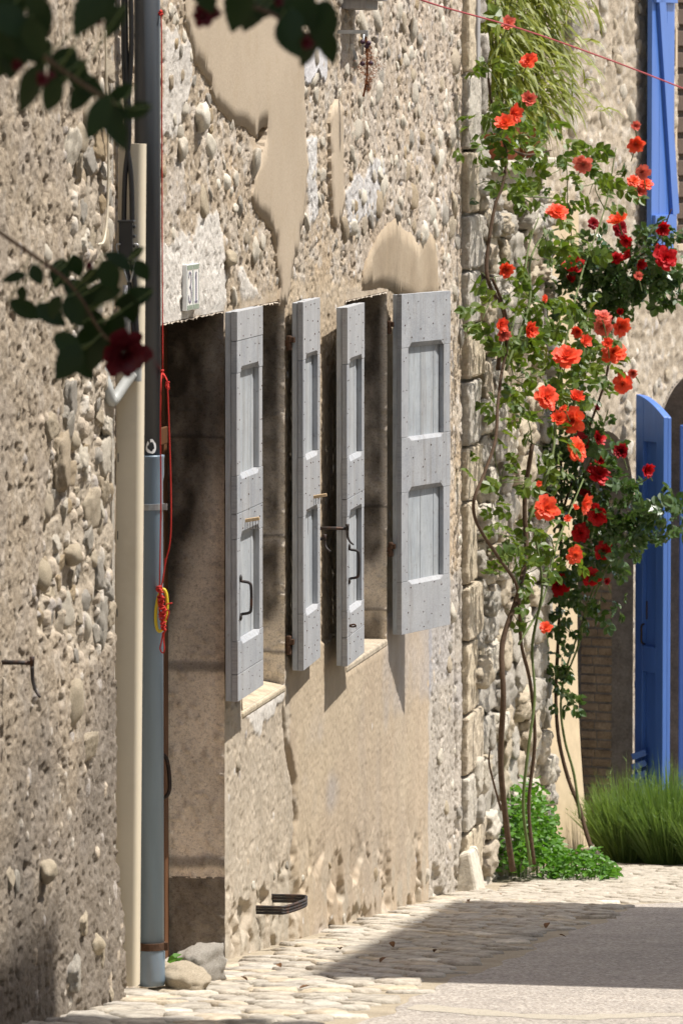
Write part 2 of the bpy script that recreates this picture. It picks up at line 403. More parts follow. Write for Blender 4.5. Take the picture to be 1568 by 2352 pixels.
for p in pts:
    xr = road_edge(p.y)[0]
    if not (0.06 < p.x < xr-0.07): continue
    if p.y > 24.4 and p.x < 0.16: continue
    near = [q for a in (-1, 0, 1) for b in (-1, 0, 1) for q in grid.get((int(p.x//0.3)+a, int(p.y//0.3)+b), []) if q is not p]
    c = clip_cell(p, near)
    if not c: continue
    cen = sum(c, Vector((0, 0)))/len(c)
    c = [cen+(q-cen)*(1-min(.4, .010/max(.03, (q-cen).length))) for q in c]
    for _ in range(2):
        c = [q for i in range(len(c)) for q in (c[i]*.78+c[(i+1) % len(c)]*.22, c[i]*.22+c[(i+1) % len(c)]*.78)] if len(c) < 14 else c
    h = rs.uniform(.002, .007); tx, ty = rs.uniform(-.05, .05), rs.uniform(-.05, .05); vs = []; n = len(c)
    for (f, z) in ((1.0, -.035), (1.0, -.006), (.93, h*.45), (.72, h*.85), (.4, h)):
        for q in c:
            w = cen+(q-cen)*f; d = w-cen
            bump = .005*(mnoise.noise((w.x*22, w.y*22, 3.1)))
            vs.append((d.x, d.y, z+(d.x*tx+d.y*ty if f < 1 else 0)+(bump if f < 1 else 0)-0.104*d.y*(1 if cen.y < 28 else 0)))
    vs.append((0, 0, h))
    fs = [(r*n+i, r*n+(i+1) % n, (r+1)*n+(i+1) % n, (r+1)*n+i) for r in range(4) for i in range(n)]
    fs += [(4*n+i, 4*n+(i+1) % n, 5*n) for i in range(n)]
    stones.append((cen, vs, fs))
stones.sort(key=lambda s: s[0].y)
def stone_mat(rr):
    return M['paving_stone'] if rr < .62 else M['stone_cream'] if rr < .78 else M['stone_grey'] if rr < .93 else M['stone_white']
rest = MB()
shown = [s for s in stones if s[0].y > 14.9]
first = set(id(s) for s in shown[:300])
for s in stones:
    cen, vs, fs = s
    if id(s) in first:
        mb = MB(); mb.add(vs, fs); o = mb.build('paving_stone', stone_mat(rs.random()), paving, True)
        o.location = (cen.x, cen.y, ground_z(cen.y))
    else:
        rest.add([(v[0]+cen.x, v[1]+cen.y, v[2]+ground_z(cen.y)) for v in vs], fs)
tag(rest.build('paving_stones', M['paving_stone'], paving, True), kind='stuff')

# ================================================================== houses on the sunny side of the street (they cast the street's shade)
def plain_house(name, y0, y1, eave, label):
    h = empty(name, (4.62, (y0+y1)/2, ground_z((y0+y1)/2)), label, 'house')
    inv = Matrix.Translation(-Vector(h.location))
    def part(nm, mb, mat, bevel=0):
        o = mb.build(nm, M[mat], h, bevel=bevel); o.matrix_parent_inverse = inv; return o
    mb = MB(); mb.box((4.9, y0, -2.0), (11.5, y1, eave-.06)); wall = part('wall', mb, 'cement')
    mb = MB(); zr = eave+2.0
    mb.add([(4.60, y0-.05, eave-.08), (4.60, y1+.05, eave-.08), (8.2, y0-.05, zr), (8.2, y1+.05, zr), (11.8, y0-.05, eave-.08), (11.8, y1+.05, eave-.08),
            (4.60, y0-.05, eave), (4.60, y1+.05, eave), (8.2, y0-.05, zr+.12), (8.2, y1+.05, zr+.12), (11.8, y0-.05, eave), (11.8, y1+.05, eave)],
           [(0, 2, 3, 1), (2, 4, 5, 3), (6, 7, 9, 8), (8, 9, 11, 10), (0, 1, 7, 6), (4, 10, 11, 5), (0, 6, 8, 2), (2, 8, 10, 4), (1, 3, 9, 7), (3, 5, 11, 9)])
    part('roof', mb, 'roof_tile')
    n = max(1, int((y1-y0)/2.6))
    for i in range(n):
        yc = y0+(i+.5)*(y1-y0)/n
        for z in (ground_z(yc)+1.0, ground_z(yc)+3.9, ground_z(yc)+6.6):
            if z+1.4 > eave-.4: continue
            mb = MB(); mb.box((4.86, yc-.45, z), (4.897, yc+.45, z+1.35)); w = part('window', mb, 'brown_wood')
            mb = MB(); mb.box((4.845, yc-.38, z+.07), (4.857, yc+.38, z+1.28)); p = mb.build('pane', M['black_plastic'], w)
            for s in (-1, 1):
                mb = MB(); a = yc+s*.48; mb.box((4.84, min(a, a+s*.45), z), (4.895, max(a, a+s*.45), z+1.35)); part('shutter', mb, 'shutter_board')
    return h
plain_house('opposite_house', 17.85, 23.55, 8.53, 'tan plastered house with tiled roof across the street from the grey shutters')
plain_house('opposite_house', 5.5, 15.62, 9.80, 'long tall plastered house across the street from the pitted wall')
# ================================================================== relief walls
def wallpoly(pts, x=0.0): return [(at_x(a, b, x).y, at_x(a, b, x).z) for a, b in pts]
def c3(r, g, b): return np.array([r, g, b], np.float32)
def paint(C, mask, col):
    mask = np.clip(mask, 0, 1)[..., None]; return C*(1-mask)+col*mask
def imprint(H, C, S, Z, bumps, cols):
    s0, z0 = S[0, 0], Z[0, 0]; ds = (S[-1, 0]-s0)/(S.shape[0]-1); dz = (Z[0, -1]-z0)/(S.shape[1]-1)
    for (s, z, rs_, rz, hh, ci) in bumps:
        i0, i1 = max(0, int((s-rs_-s0)/ds)), min(S.shape[0], int((s+rs_-s0)/ds)+2)
        j0, j1 = max(0, int((z-rz-z0)/dz)), min(S.shape[1], int((z+rz-z0)/dz)+2)
        if i1-i0 < 1 or j1-j0 < 1: continue
        d2 = ((S[i0:i1, j0:j1]-s)/rs_)**2+((Z[i0:i1, j0:j1]-z)/rz)**2
        dome = np.sqrt(np.clip(1-d2, 0, 1)); hit = d2 < 1
        base = H[i0:i1, j0:j1]; base[hit] = np.maximum(base[hit], base[hit]*.4+hh*dome[hit])
        C[i0:i1, j0:j1][hit] = cols[ci]*(0.9+0.2*((s*37+z*53) % 1))
def bed(H, S, Z, stones_):
    """mortar drawn up round the larger stones"""
    s0, z0 = S[0, 0], Z[0, 0]; ds = (S[-1, 0]-s0)/(S.shape[0]-1); dz = (Z[0, -1]-z0)/(S.shape[1]-1)
    for (s, z, r) in stones_:
        R_ = r*2.2; i0, i1 = max(0, int((s-R_-s0)/ds)), min(S.shape[0], int((s+R_-s0)/ds)+2); j0, j1 = max(0, int((z-R_-z0)/dz)), min(S.shape[1], int((z+R_-z0)/dz)+2)
        d2 = ((S[i0:i1, j0:j1]-s)**2+(Z[i0:i1, j0:j1]-z)**2)/(R_*R_); H[i0:i1, j0:j1] += r*.10*np.clip(1-d2, 0, 1)
def pebble_meshes(n, sub, rough, box=0.0, seed=0):
    out = []
    for k in range(n):
        bm = bmesh.new(); bmesh.ops.create_icosphere(bm, subdivisions=sub, radius=1.0)
        for v in bm.verts:
            p = v.co.copy()
            if box:
                m = max(abs(p.x), abs(p.y), abs(p.z)); q = p/m; p = p.lerp(q, box)
            q = p.normalized()
            f = 1+rough*(mnoise.noise(q*1.3+Vector((k*7.1+seed, 2, 5)))*1.0+0.5*mnoise.noise(q*3.1+Vector((k*3.7, 9+seed, 1)))+(0.55*mnoise.noise(q*6.3+Vector((k*1.7, 3+seed, 8))) if box else .12*mnoise.noise(q*7)))
            v.co = p*f
        me = bpy.data.meshes.new('stone'); bm.to_mesh(me); bm.free()
        me.polygons.foreach_set('use_smooth', [True]*len(me.polygons)); out.append(me)
    return out
STONE_MATS = ['stone_pale', 'stone_white', 'stone_cream', 'stone_grey', 'stone_ochre']
def with_mats(meshes, mats):
    d = {}
    for mname in mats:
        d[mname] = []
        for me in meshes:
            c = me.copy(); c.materials.clear(); c.materials.append(M[mname]); d[mname].append(c)
    return d
PEB = with_mats(pebble_meshes(7, 3, 0.28), STONE_MATS)
BLK = with_mats(pebble_meshes(10, 4, 0.26, 0.66, 3), STONE_MATS)
def put_stone(parent, lib, mname, loc, size, rot, name='stone'):
    o = bpy.data.objects.new(name, random.choice(lib[mname])); COL.objects.link(o); o.parent = parent
    o.location = loc; o.scale = size; o.rotation_euler = rot; return o

# ------------------------------------------------------------------ the shuttered house
house = empty('village_house', (0, 20, ground_z(20)), 'old sand coloured house with four open grey shutters and number thirty-one', 'house')
HINV = Matrix.Translation(-Vector(house.location))
def hp(o):
    """make o a part of the shuttered house (its coordinates are the world's)"""
    o.parent = house; o.matrix_parent_inverse = HINV; return o
DOOR = (17.08, 18.24, 2.155); WIN1 = (18.59, 19.49, .73, 2.15); WIN2 = (20.93, 22.03, .65, 2.095)
Y0, Y1 = 16.0, 24.36
ny, nz = 900, 780
ys = np.linspace(Y0, Y1, ny); zs = np.linspace(-.95, 3.72, nz)
for e in (DOOR[0], DOOR[1], WIN1[0], WIN1[1], WIN2[0], WIN2[1]): ys[np.abs(ys-e).argmin()] = e
for e in (DOOR[2], WIN1[2], WIN1[3], WIN2[2], WIN2[3]): zs[np.abs(zs-e).argmin()] = e
S, Z = np.meshgrid(ys, zs, indexing='ij')
wy = (fbm(S*9, Z*9, 3, 31)-.5)*.10; wz = (fbm(S*9, Z*9, 3, 41)-.5)*.10          # ragged outlines
SW, ZW = S+wy, Z+wz
big = fbm(S*.9, Z*.9, 4, 1); med = fbm(S*5, Z*5, 4, 5); fine = fbm(S*30, Z*30, 4, 9); grit = fbm(S*75, Z*75, 2, 13)
ridge = 1-np.abs(2*fbm(S*16, Z*16, 3, 21)-1)
rough = np.full(S.shape, 1.0)
C = c3(.47, .385, .27)*(0.80+.4*big)[..., None]+np.zeros(S.shape+(3,))
C = paint(C, smooth(.52, .66, med)*.55, c3(.56, .50, .40)); C = paint(C, smooth(.55, .7, fbm(S*3, Z*3, 4, 77))*.5, c3(.50, .37, .22))
C = paint(C, smooth(.55, .72, fbm(S*22, Z*22, 3, 55))*.5, c3(.60, .56, .48))
H = .010*(med-.5)+.008*(fine-.5)+.009*(grit-.5)+.003*(ridge-.75)
pits = smooth(.60, .72, fbm(S*30, Z*26, 3, 63)); H -= .014*pits*rough
C = paint(C, pits*.5, c3(.24, .195, .14))  # self-shadow of the pits painted into the wall colour
# right-hand upper field and the fringe near the quoins: coarser pebbly rubble
UR = blur(poly_mask(SW, ZW, wallpoly([(775, -60), (1075, -60), (1075, 640), (900, 560), (800, 640), (770, 500), (785, 250)])).astype(float), 3)
C = paint(C, UR*.35, c3(.53, .46, .37)); H += UR*.012*(fbm(S*11, Z*11, 3, 88)-.45)
def patch(poly, col, amt=1.0, flat=0.8, lift=0.0, soft=2, var=.12, seed=3):
    """a smoother field: dressed stone or render"""
    global H, C
    m = blur(poly_mask(SW, ZW, wallpoly(poly)).astype(float), soft)
    H = H*(1-flat*m)+lift*m+.003*m*(grit-.5)
    C = paint(C, m*amt, col*(1-var+2*var*fbm(S*7, Z*7, 4, seed))[..., None]); return m
WH = c3(.66, .62, .53)
patch([(340, 590), (375, 570), (440, 520), (500, 480), (512, 520), (520, 690), (523, 725), (340, 755)], WH, 1, .55, .004, 1)
patch([(380, 40), (412, 85), (440, 100), (441, 200), (420, 260), (402, 330), (372, 300), (372, 60)], WH*.98, .9, .75, .006, 1)
patch([(680, 100), (748, 100), (748, 178), (680, 182)], c3(.70, .69, .66), 1, .9, .010, 0)
patch([(705, 320), (724, 308), (727, 500), (706, 522)], c3(.64, .62, .56), 1, .6, .008, 1)
patch([(790, 440), (830, 400), (860, 365), (880, 370), (878, 480), (860, 512), (840, 500), (800, 525)], c3(.60, .58, .53), 1, .6, .006, 1)
patch([(546, 640), (560, 625), (590, 660), (612, 700), (556, 712)], WH, .9, .6, .005, 1)
patch([(795, 655), (890, 640), (890, 680), (795, 692)], WH*.95, .8, .6, .004, 1)
patch([(500, 1700), (520, 1690), (525, 1900), (520, 2000), (500, 2010)], WH*.92, .7, .6, .002, 2)
patch([(380, 380), (420, 350), (430, 470), (380, 490)], c3(.55, .49, .40), .6, .4, .0, 2)
TAN = c3(.50, .40, .265)
RM = patch([(515, 700), (560, 690), (655, 650), (790, 640), (890, 640), (1010, 640), (1010, 1500), (640, 1500), (515, 1600)], TAN, .75, .55, .0, 3, .18, 12)
# below the sills: old render, tan and grey, cracked along its left edge
R1 = patch([(500, 1650), (660, 1540), (662, 1690), (676, 1850), (672, 1960), (690, 2160), (480, 2300), (480, 1700)], c3(.50, .425, .31), .9, .72, .004, 3, .2, 14)
R2 = patch([(656, 1500), (985, 1380), (985, 2120), (690, 2220), (672, 1960), (676, 1850), (662, 1690)], c3(.47, .375, .255), 1, .90, .010, 1, .12, 15)
R3 = patch([(978, 1380), (1062, 1300), (1062, 2120), (978, 2120)], c3(.43, .385, .31), .9, .30, .004, 2, .2, 16)
# rain streaks of dust and soot, which hang straight down from the sills
streak = fbm(S*3, Z*.35, 3, 91); zone = smooth(20.6, 21.0, S)*(1-smooth(22.2, 22.7, S))*(1-smooth(.3, .66, Z))
C = paint(C, zone*smooth(.42, .75, streak)*.25, c3(.33, .30, .27))
C = paint(C, R2*smooth(.5, .68, fbm(S*1.2, Z*1.4, 4, 97))*.5, c3(.55, .45, .30))
C = paint(C, (R2+R3)*smooth(.54, .7, fbm(S*1.1, Z*1.7, 4, 99))*.45, c3(.36, .35, .34))
soot = smooth(-.25, .05, Z-2.15)*(1-smooth(.02, .45, Z-2.10))*smooth(20.7, 21.4, S)*(1-smooth(22.6, 23.4, S))
C = paint(C, soot*smooth(.42, .62, fbm(S*12, Z*1.5, 3, 103))*.55, c3(.27, .20, .13))
# broken foot of the wall
foot = 1-smooth(.05, .45, Z-(0.075-.104*(S-16.58)))
H -= foot*.03*smooth(.52, .66, fbm(S*7, Z*7, 3, 111)); C = paint(C, foot*.5*smooth(.45, .65, fbm(S*8, Z*5, 3, 113)), c3(.42, .38, .29))
# cracks
def crack(pts, width, depth):
    global H, C
    P = wallpoly(pts); d = np.full(S.shape, 9.0)
    ss = S+(fbm(S*14, Z*14, 3, 121)-.5)*.04
    for (a, b), (c_, e) in zip(P[:-1], P[1:]):
        vy, vz = c_-a, e-b; t = np.clip(((ss-a)*vy+(Z-b)*vz)/(vy*vy+vz*vz), 0, 1)
        d = np.minimum(d, np.hypot(ss-a-t*vy, Z-b-t*vz))
    k = np.exp(-(d/width)**2); H = H-depth*k; C = paint(C, k*.55, c3(.16, .12, .09))
crack([(650, 1640), (657, 1720), (672, 1790), (676, 1880), (672, 1960)], .020, .06)
patch([(560, 1640), (600, 1600), (655, 1560), (648, 1610), (600, 1660), (590, 1700)], WH, .9, .5, .006, 1)
crack([(1046, 1440), (1044, 1640), (1048, 1760), (1042, 1900), (1046, 2030)], .03, .05)
crack([(598, 1980), (590, 2060), (600, 2160)], .012, .02); crack([(640, 2100), (634, 2200)], .012, .02)
crack([(560, 880), (566, 1000)], .01, .01)
crack([(522, 500), (524, 720)], .012, .02)
# calm the relief at the openings, so that jambs and lintels meet it cleanly
def edge_calm(y0, y1, z0, z1, w=.05):
    dy = np.maximum(np.maximum(y0-S, S-y1), 0); dz_ = np.maximum(np.maximum(z0-Z, Z-z1), 0); return 1-smooth(0, w, np.hypot(dy, dz_))
for (a, b, c_, d) in ((DOOR[0], DOOR[1], -9, DOOR[2]), WIN1, WIN2):
    k = edge_calm(a, b, c_, d); H = H*(1-.75*k)
# small pebbles in the relief
rp = random.Random(3); cols = [c3(.64, .59, .50), c3(.56, .48, .37), c3(.48, .44, .39), c3(.53, .42, .28)]
def free_of_openings(y, z, g=.05):
    for (a, b, c_, d) in ((DOOR[0]-.6, DOOR[1], -9, DOOR[2]), WIN1, WIN2):
        if a-g < y < b+g and c_-g < z < d+g: return False
    return True
PLASTER_PATCHES = [
    [(425, 55), (436, 100), (447, 140), (464, 168), (480, 190), (486, 222), (500, 250), (515, 262), (535, 285), (560, 287), (575, 303), (588, 314), (594, 292), (606, 284), (613, 290), (607, 318), (598, 345), (583, 385), (580, 420), (577, 450), (583, 478), (596, 497), (622, 527), (630, 560), (634, 610), (638, 650), (640, 700), (658, 698), (664, 640), (676, 585), (690, 520), (700, 440), (706, 380), (697, 320), (694, 180), (690, 60), (690, -40), (418, -40)],
    [(753, 274), (760, 243), (772, 228), (783, 247), (784, 330), (785, 468), (777, 505), (768, 522), (757, 506), (755, 430), (754, 305)],
    [(829, 664), (833, 620), (840, 594), (856, 560), (871, 533), (890, 515), (909, 499), (918, 510), (924, 524), (934, 530), (943, 535), (950, 552), (958, 566), (966, 545), (977, 527), (988, 536), (996, 550), (1003, 594), (1006, 690), (950, 700), (900, 668), (870, 660)],
]
PP = [wallpoly(p) for p in PLASTER_PATCHES]
def in_patches(y, z):
    a, b = np.array([[y]]), np.array([[z]])
    return any(poly_mask(a, b, p)[0, 0] for p in PP)
zones = [(wallpoly([(790, -40), (1055, -40), (1055, 620), (880, 500), (795, 560)]), 210, .95),
         (wallpoly([(375, -40), (425, 60), (500, 260), (590, 330), (630, 560), (640, 680), (520, 690), (500, 470), (375, 560)]), 60, .75),
         (wallpoly([(695, -40), (790, -40), (790, 620), (660, 660)]), 40, .75),
         (wallpoly([(1000, 620), (1056, 560), (1056, 2000), (985, 2020)]), 30, .8),
         (wallpoly([(500, 1680), (690, 2000), (985, 1940), (985, 2080), (480, 2280)]), 26, .6)]
cand = []
for poly, n, k in zones:
    yy = [p[0] for p in poly]; zz = [p[1] for p in poly]; got = 0; tries = 0
    while got < n and tries < n*30:
        tries += 1; y, z = rp.uniform(min(yy), max(yy)), rp.uniform(min(zz), max(zz))
        if not (Y0+.1 < y < Y1-.06 and z < 3.6): continue
        if not poly_mask(np.array([[y]]), np.array([[z]]), poly)[0, 0] or not free_of_openings(y, z) or in_patches(y, z): continue
        r = min(.060, max(.014, rp.lognormvariate(math.log(.026), .40)))*k
        if any((y-q[0])**2+(z-q[1])**2 < (1.05*(r+q[2]))**2 for q in cand): continue
        cand.append((y, z, r)); got += 1
cand.sort(key=lambda q: -q[2])
big_st, small_st = cand[:290], cand[290:]
bumps = [(y, z, r*rp.uniform(.8, 1.4), r*rp.uniform(.8, 1.4), r*rp.uniform(.25, .45), rp.choice([0, 0, 1, 1, 2, 3])) for y, z, r in small_st]
ur_box = zones[0][0]
for _ in range(2200):
    y, z = rp.uniform(Y0+.05, Y1-.05), rp.uniform(-.8, 3.65)
    dens = UR[min(ny-1, int((y-Y0)/(Y1-Y0)*(ny-1))), min(nz-1, int((z+.95)/4.67*(nz-1)))]
    if rp.random() > .25+.75*dens or not free_of_openings(y, z): continue
    if z < .75 and 19.5 < y < 23.2 and rp.random() < .93: continue
    r = rp.uniform(.007, .02); bumps.append((y, z, r, r*rp.uniform(.7, 1.6), r*.38, rp.choice([0, 0, 1, 1, 2, 3])))
imprint(H, C, S, Z, bumps, cols)
bed(H, S, Z, big_st)
for q_ in PP:
    k = blur(poly_mask(S, Z, q_).astype(float), 6); H = H*(1-.95*k)-.001*k
k = blur(poly_mask(S, Z, wallpoly([(588, 314), (595, 292), (605, 284), (613, 290), (607, 318), (599, 342), (592, 335)])).astype(float), 2); H = H-.06*k; C = paint(C, k*.8, c3(.10, .075, .055))  # notch sunk into the wall, the shade inside it painted on
sc, zc = (S[:-1, :-1]+S[1:, 1:])/2, (Z[:-1, :-1]+Z[1:, 1:])/2
keep = ~((sc > DOOR[0]) & (sc < DOOR[1]) & (zc < DOOR[2])) & ~((sc > WIN1[0]) & (sc < WIN1[1]) & (zc > WIN1[2]) & (zc < WIN1[3])) & ~((sc > WIN2[0]) & (sc < WIN2[1]) & (zc > WIN2[2]) & (zc < WIN2[3]))
keep &= zc > (0.075-.104*(sc-16.58))-.10
C = np.clip(C*c3(.97, .985, 1.06), 0, .75)
wall = hp(field('wall', S, Z, H, C, keep, (0, 0), (0, 1), M['rubble_render'], A=.85-.72*R2-.5*R1-.25*R3-.3*RM))
HOUSE_H = (S, Z, H)
def wall_h(y, z):
    i = min(ny-1, max(0, int(round((y-Y0)/(Y1-Y0)*(ny-1))))); j = min(nz-1, max(0, int(round((z+.95)/4.67*(nz-1))))); return float(H[i, j])
for y, z, r in big_st:
    put_stone(wall, PEB, rp.choice(['stone_pale', 'stone_pale', 'stone_white', 'stone_white', 'stone_cream', 'stone_grey', 'stone_ochre']),
              (wall_h(y, z)-r*.10, y, z), (r*rp.uniform(.38, .55), r*rp.uniform(.8, 1.7), r*rp.uniform(.8, 1.35)), (rp.uniform(-.9, .9), rp.uniform(-.2, .2), rp.uniform(-.2, .2)))
p = at_x(460, 270); put_stone(wall, PEB, 'stone_pale', (.012, p.y-.03, p.z), (.030, .080, .050), (0, 0, .2))
p = at_x(527, 592); put_stone(wall, PEB, 'stone_cream', (.006, p.y-.03, p.z), (.026, .07, .03), (0, 0, .2))
p = at_x(418, 340); put_stone(wall, PEB, 'stone_white', (.004, p.y-.03, p.z), (.022, .06, .04), (0, 0, .2))
# plaster skins left on the rubble
def skin(poly, thick, mat, parent, name='plaster_patch', seed=0, lift=-.001):
    r = random.Random(seed); pts = []
    for i in range(len(poly)):
        a, b = Vector(poly[i]), Vector(poly[(i+1) % len(poly)]); n = max(1, int(math.hypot((b.x-a.x)*.35, b.y-a.y)/.012))
        for k in range(n):
            q = a.lerp(b, k/n)
            q += Vector((mnoise.noise((q.x*.8, q.y*13, seed))*.03+r.uniform(-.010, .010), mnoise.noise((q.x*1.7, q.y*2, seed+7))*.012+r.uniform(-.002, .002))); pts.append(q)
    bm = bmesh.new(); vs = [bm.verts.new((lift+thick, q.x, q.y)) for q in pts]
    es = [bm.edges.new((vs[i], vs[(i+1) % len(vs)])) for i in range(len(vs))]
    bmesh.ops.triangle_fill(bm, use_beauty=True, use_dissolve=False, edges=es)
    inner = [e for e in bm.edges if len(e.link_faces) == 2]
    for _ in range(3):
        longe = [e for e in bm.edges if len(e.link_faces) == 2 and e.calc_length() > .08]
        if longe: bmesh.ops.subdivide_edges(bm, edges=longe, cuts=1)
        bmesh.ops.triangulate(bm, faces=bm.faces[:])
    bmesh.ops.recalc_face_normals(bm, faces=bm.faces[:])
    if sum(f.normal.x for f in bm.faces) < 0: bmesh.ops.reverse_faces(bm, faces=bm.faces[:])
    rim = set(v for e in bm.edges if len(e.link_faces) == 1 for v in e.verts)
    for v in bm.verts: v.co.x += .004*mnoise.noise((v.co.y*2.2, v.co.z*2.2, seed))+(.0 if v in rim else .003)
    for f in bm.faces: f.smooth = True
    ext = bmesh.ops.extrude_edge_only(bm, edges=[e for e in bm.edges if len(e.link_faces) == 1])
    for g in ext['geom']:
        if isinstance(g, bmesh.types.BMVert): g.co.x = -.03
        if isinstance(g, bmesh.types.BMFace): g.smooth = False
    me = bpy.data.meshes.new(name); bm.to_mesh(me); bm.free()
    return link(name, me, mat, parent)
def mat_plaster_patch():
    t = NT('plaster_patch'); v = t.coord(); w = t.coord((1, 1, 1))
    n1 = t.noise(v, 2.2, 5); n2 = t.noise(w, 6, 5, .7); n3 = t.noise(v, 90, 4, .7)
    c = t.ramp(n1, [(.3, (.43, .355, .265)), (.7, (.50, .42, .32))])
    c = t.mix(t.ramp(n2, [(.5, 0.0), (.75, .35)]), c, (.40, .31, .20))
    c = t.mix(.7, c, t.ramp(n3, [(.3, (.8, .78, .75)), (.65, (1.06, 1.05, 1.04))]), 'MULTIPLY')
    v2 = t.vor(v, 38); c = t.mix(t.ramp(v2, [(.05, .5), (.10, 0.0)]), c, (.28, .22, .15))
    t.bump(n3, .35, .004); M['plaster_patch'] = t.set(c, .95, .12)
mat_plaster_patch()
def mat_plaster_stained():
    t = NT('plaster_stained'); v = t.coord(); n1 = t.noise(v, 2.6, 5); n2 = t.noise(t.coord((1, .7, .7)), 4, 5, .7); n3 = t.noise(v, 90, 4, .7)
    c = t.ramp(n1, [(.3, (.35, .28, .195)), (.7, (.42, .35, .26))]); c = t.mix(t.ramp(n2, [(.42, 0.0), (.66, .7)]), c, (.25, .195, .135))
    c = t.mix(.7, c, t.ramp(n3, [(.3, (.8, .78, .75)), (.65, (1.06, 1.05, 1.04))]), 'MULTIPLY'); t.bump(n3, .5, .005); M['plaster_stained'] = t.set(c, .95, .12)
mat_plaster_stained()
for k, q in enumerate(PP): skin(q, (.008, .012, .004)[k], M['plaster_stained' if k == 2 else 'plaster_patch'], wall, seed=k*5+1)
# dark holes broken through the large skin
# ------------------------------------------------------------------ reveals of the openings, in blocks
def reveal(name, axis, c0, lo, hi, depth, blocks, stain, flip, seed, parent, sun_edge=True):
    """axis 'y': an upright jamb at y=c0 from z lo to hi; axis 'z': a level sill or lintel at z=c0 from y lo to hi; depth inward (x)"""
    nd = max(6, int(depth/.007)); nl = max(10, int((hi-lo)/.007))
    Dp, Lp = np.meshgrid(np.linspace(0, depth, nd), np.linspace(lo, hi, nl), indexing='ij')
    h = .006*(fbm(Dp*40, Lp*40, 3, seed)-.5)+.003*(fbm(Dp*120, Lp*120, 2, seed+4)-.5)
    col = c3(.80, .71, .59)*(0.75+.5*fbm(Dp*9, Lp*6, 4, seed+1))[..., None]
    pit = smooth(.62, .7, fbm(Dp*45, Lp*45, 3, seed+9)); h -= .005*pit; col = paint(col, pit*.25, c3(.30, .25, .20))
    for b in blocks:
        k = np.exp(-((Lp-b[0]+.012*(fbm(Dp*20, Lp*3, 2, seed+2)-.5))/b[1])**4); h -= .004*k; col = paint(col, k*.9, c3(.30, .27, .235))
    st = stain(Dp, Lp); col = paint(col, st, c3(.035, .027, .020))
    edge = np.exp(-(Dp/.012)**2); h -= .008*edge*fbm(Dp*10, Lp*35, 3, seed+6)
    if axis == 'y':
        X = -Dp; Yv = np.full(Dp.shape, c0)+(h if flip else -h); Zv = Lp
    else:
        X = -Dp; Yv = Lp; Zv = np.full(Dp.shape, c0)+(h if flip else -h)
    X = X+.006*(1-smooth(0, .02, Dp))
    co = np.stack([X, Yv, Zv], -1).reshape(-1, 3); idx = np.arange(nd*nl).reshape(nd, nl)
    q = np.stack([idx[:-1, :-1], idx[1:, :-1], idx[1:, 1:], idx[:-1, 1:]], -1).reshape(-1, 4)
    m = bpy.data.meshes.new(name); m.from_pydata(co.tolist(), [], q.tolist()); m.polygons.foreach_set('use_smooth', [True]*len(q))
    a = m.color_attributes.new('col', 'FLOAT_COLOR', 'POINT'); cc = np.ones((len(co), 4), np.float32); cc[:, :3] = col.reshape(-1, 3); a.data.foreach_set('color', cc.ravel())
    return hp(link(name, m, M['plaster_relief']))
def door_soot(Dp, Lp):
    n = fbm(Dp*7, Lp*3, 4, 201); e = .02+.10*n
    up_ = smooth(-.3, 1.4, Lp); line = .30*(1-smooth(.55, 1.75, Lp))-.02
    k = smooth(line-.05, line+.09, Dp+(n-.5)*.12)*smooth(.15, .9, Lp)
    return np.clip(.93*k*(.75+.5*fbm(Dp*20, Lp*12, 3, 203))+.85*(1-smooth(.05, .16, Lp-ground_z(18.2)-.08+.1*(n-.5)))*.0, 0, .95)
def no_stain(Dp, Lp): return np.zeros(Dp.shape)
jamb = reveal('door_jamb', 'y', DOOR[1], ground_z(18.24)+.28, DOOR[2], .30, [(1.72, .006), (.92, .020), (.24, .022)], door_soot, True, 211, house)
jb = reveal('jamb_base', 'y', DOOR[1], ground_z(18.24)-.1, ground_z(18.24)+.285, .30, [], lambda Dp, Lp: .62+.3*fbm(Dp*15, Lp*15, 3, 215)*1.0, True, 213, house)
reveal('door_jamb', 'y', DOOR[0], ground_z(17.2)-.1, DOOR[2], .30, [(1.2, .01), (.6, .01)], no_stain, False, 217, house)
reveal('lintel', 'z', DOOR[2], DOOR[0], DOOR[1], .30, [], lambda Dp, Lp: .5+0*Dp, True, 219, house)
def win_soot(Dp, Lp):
    n = fbm(Dp*6, Lp*4, 4, 231); return np.clip(smooth(.35, .62, n+.35*smooth(.9, 1.9, Lp))*(.55+.45*fbm(Dp*18, Lp*10, 3, 233)), 0, .9)*smooth(.0, .03, Dp+.0)
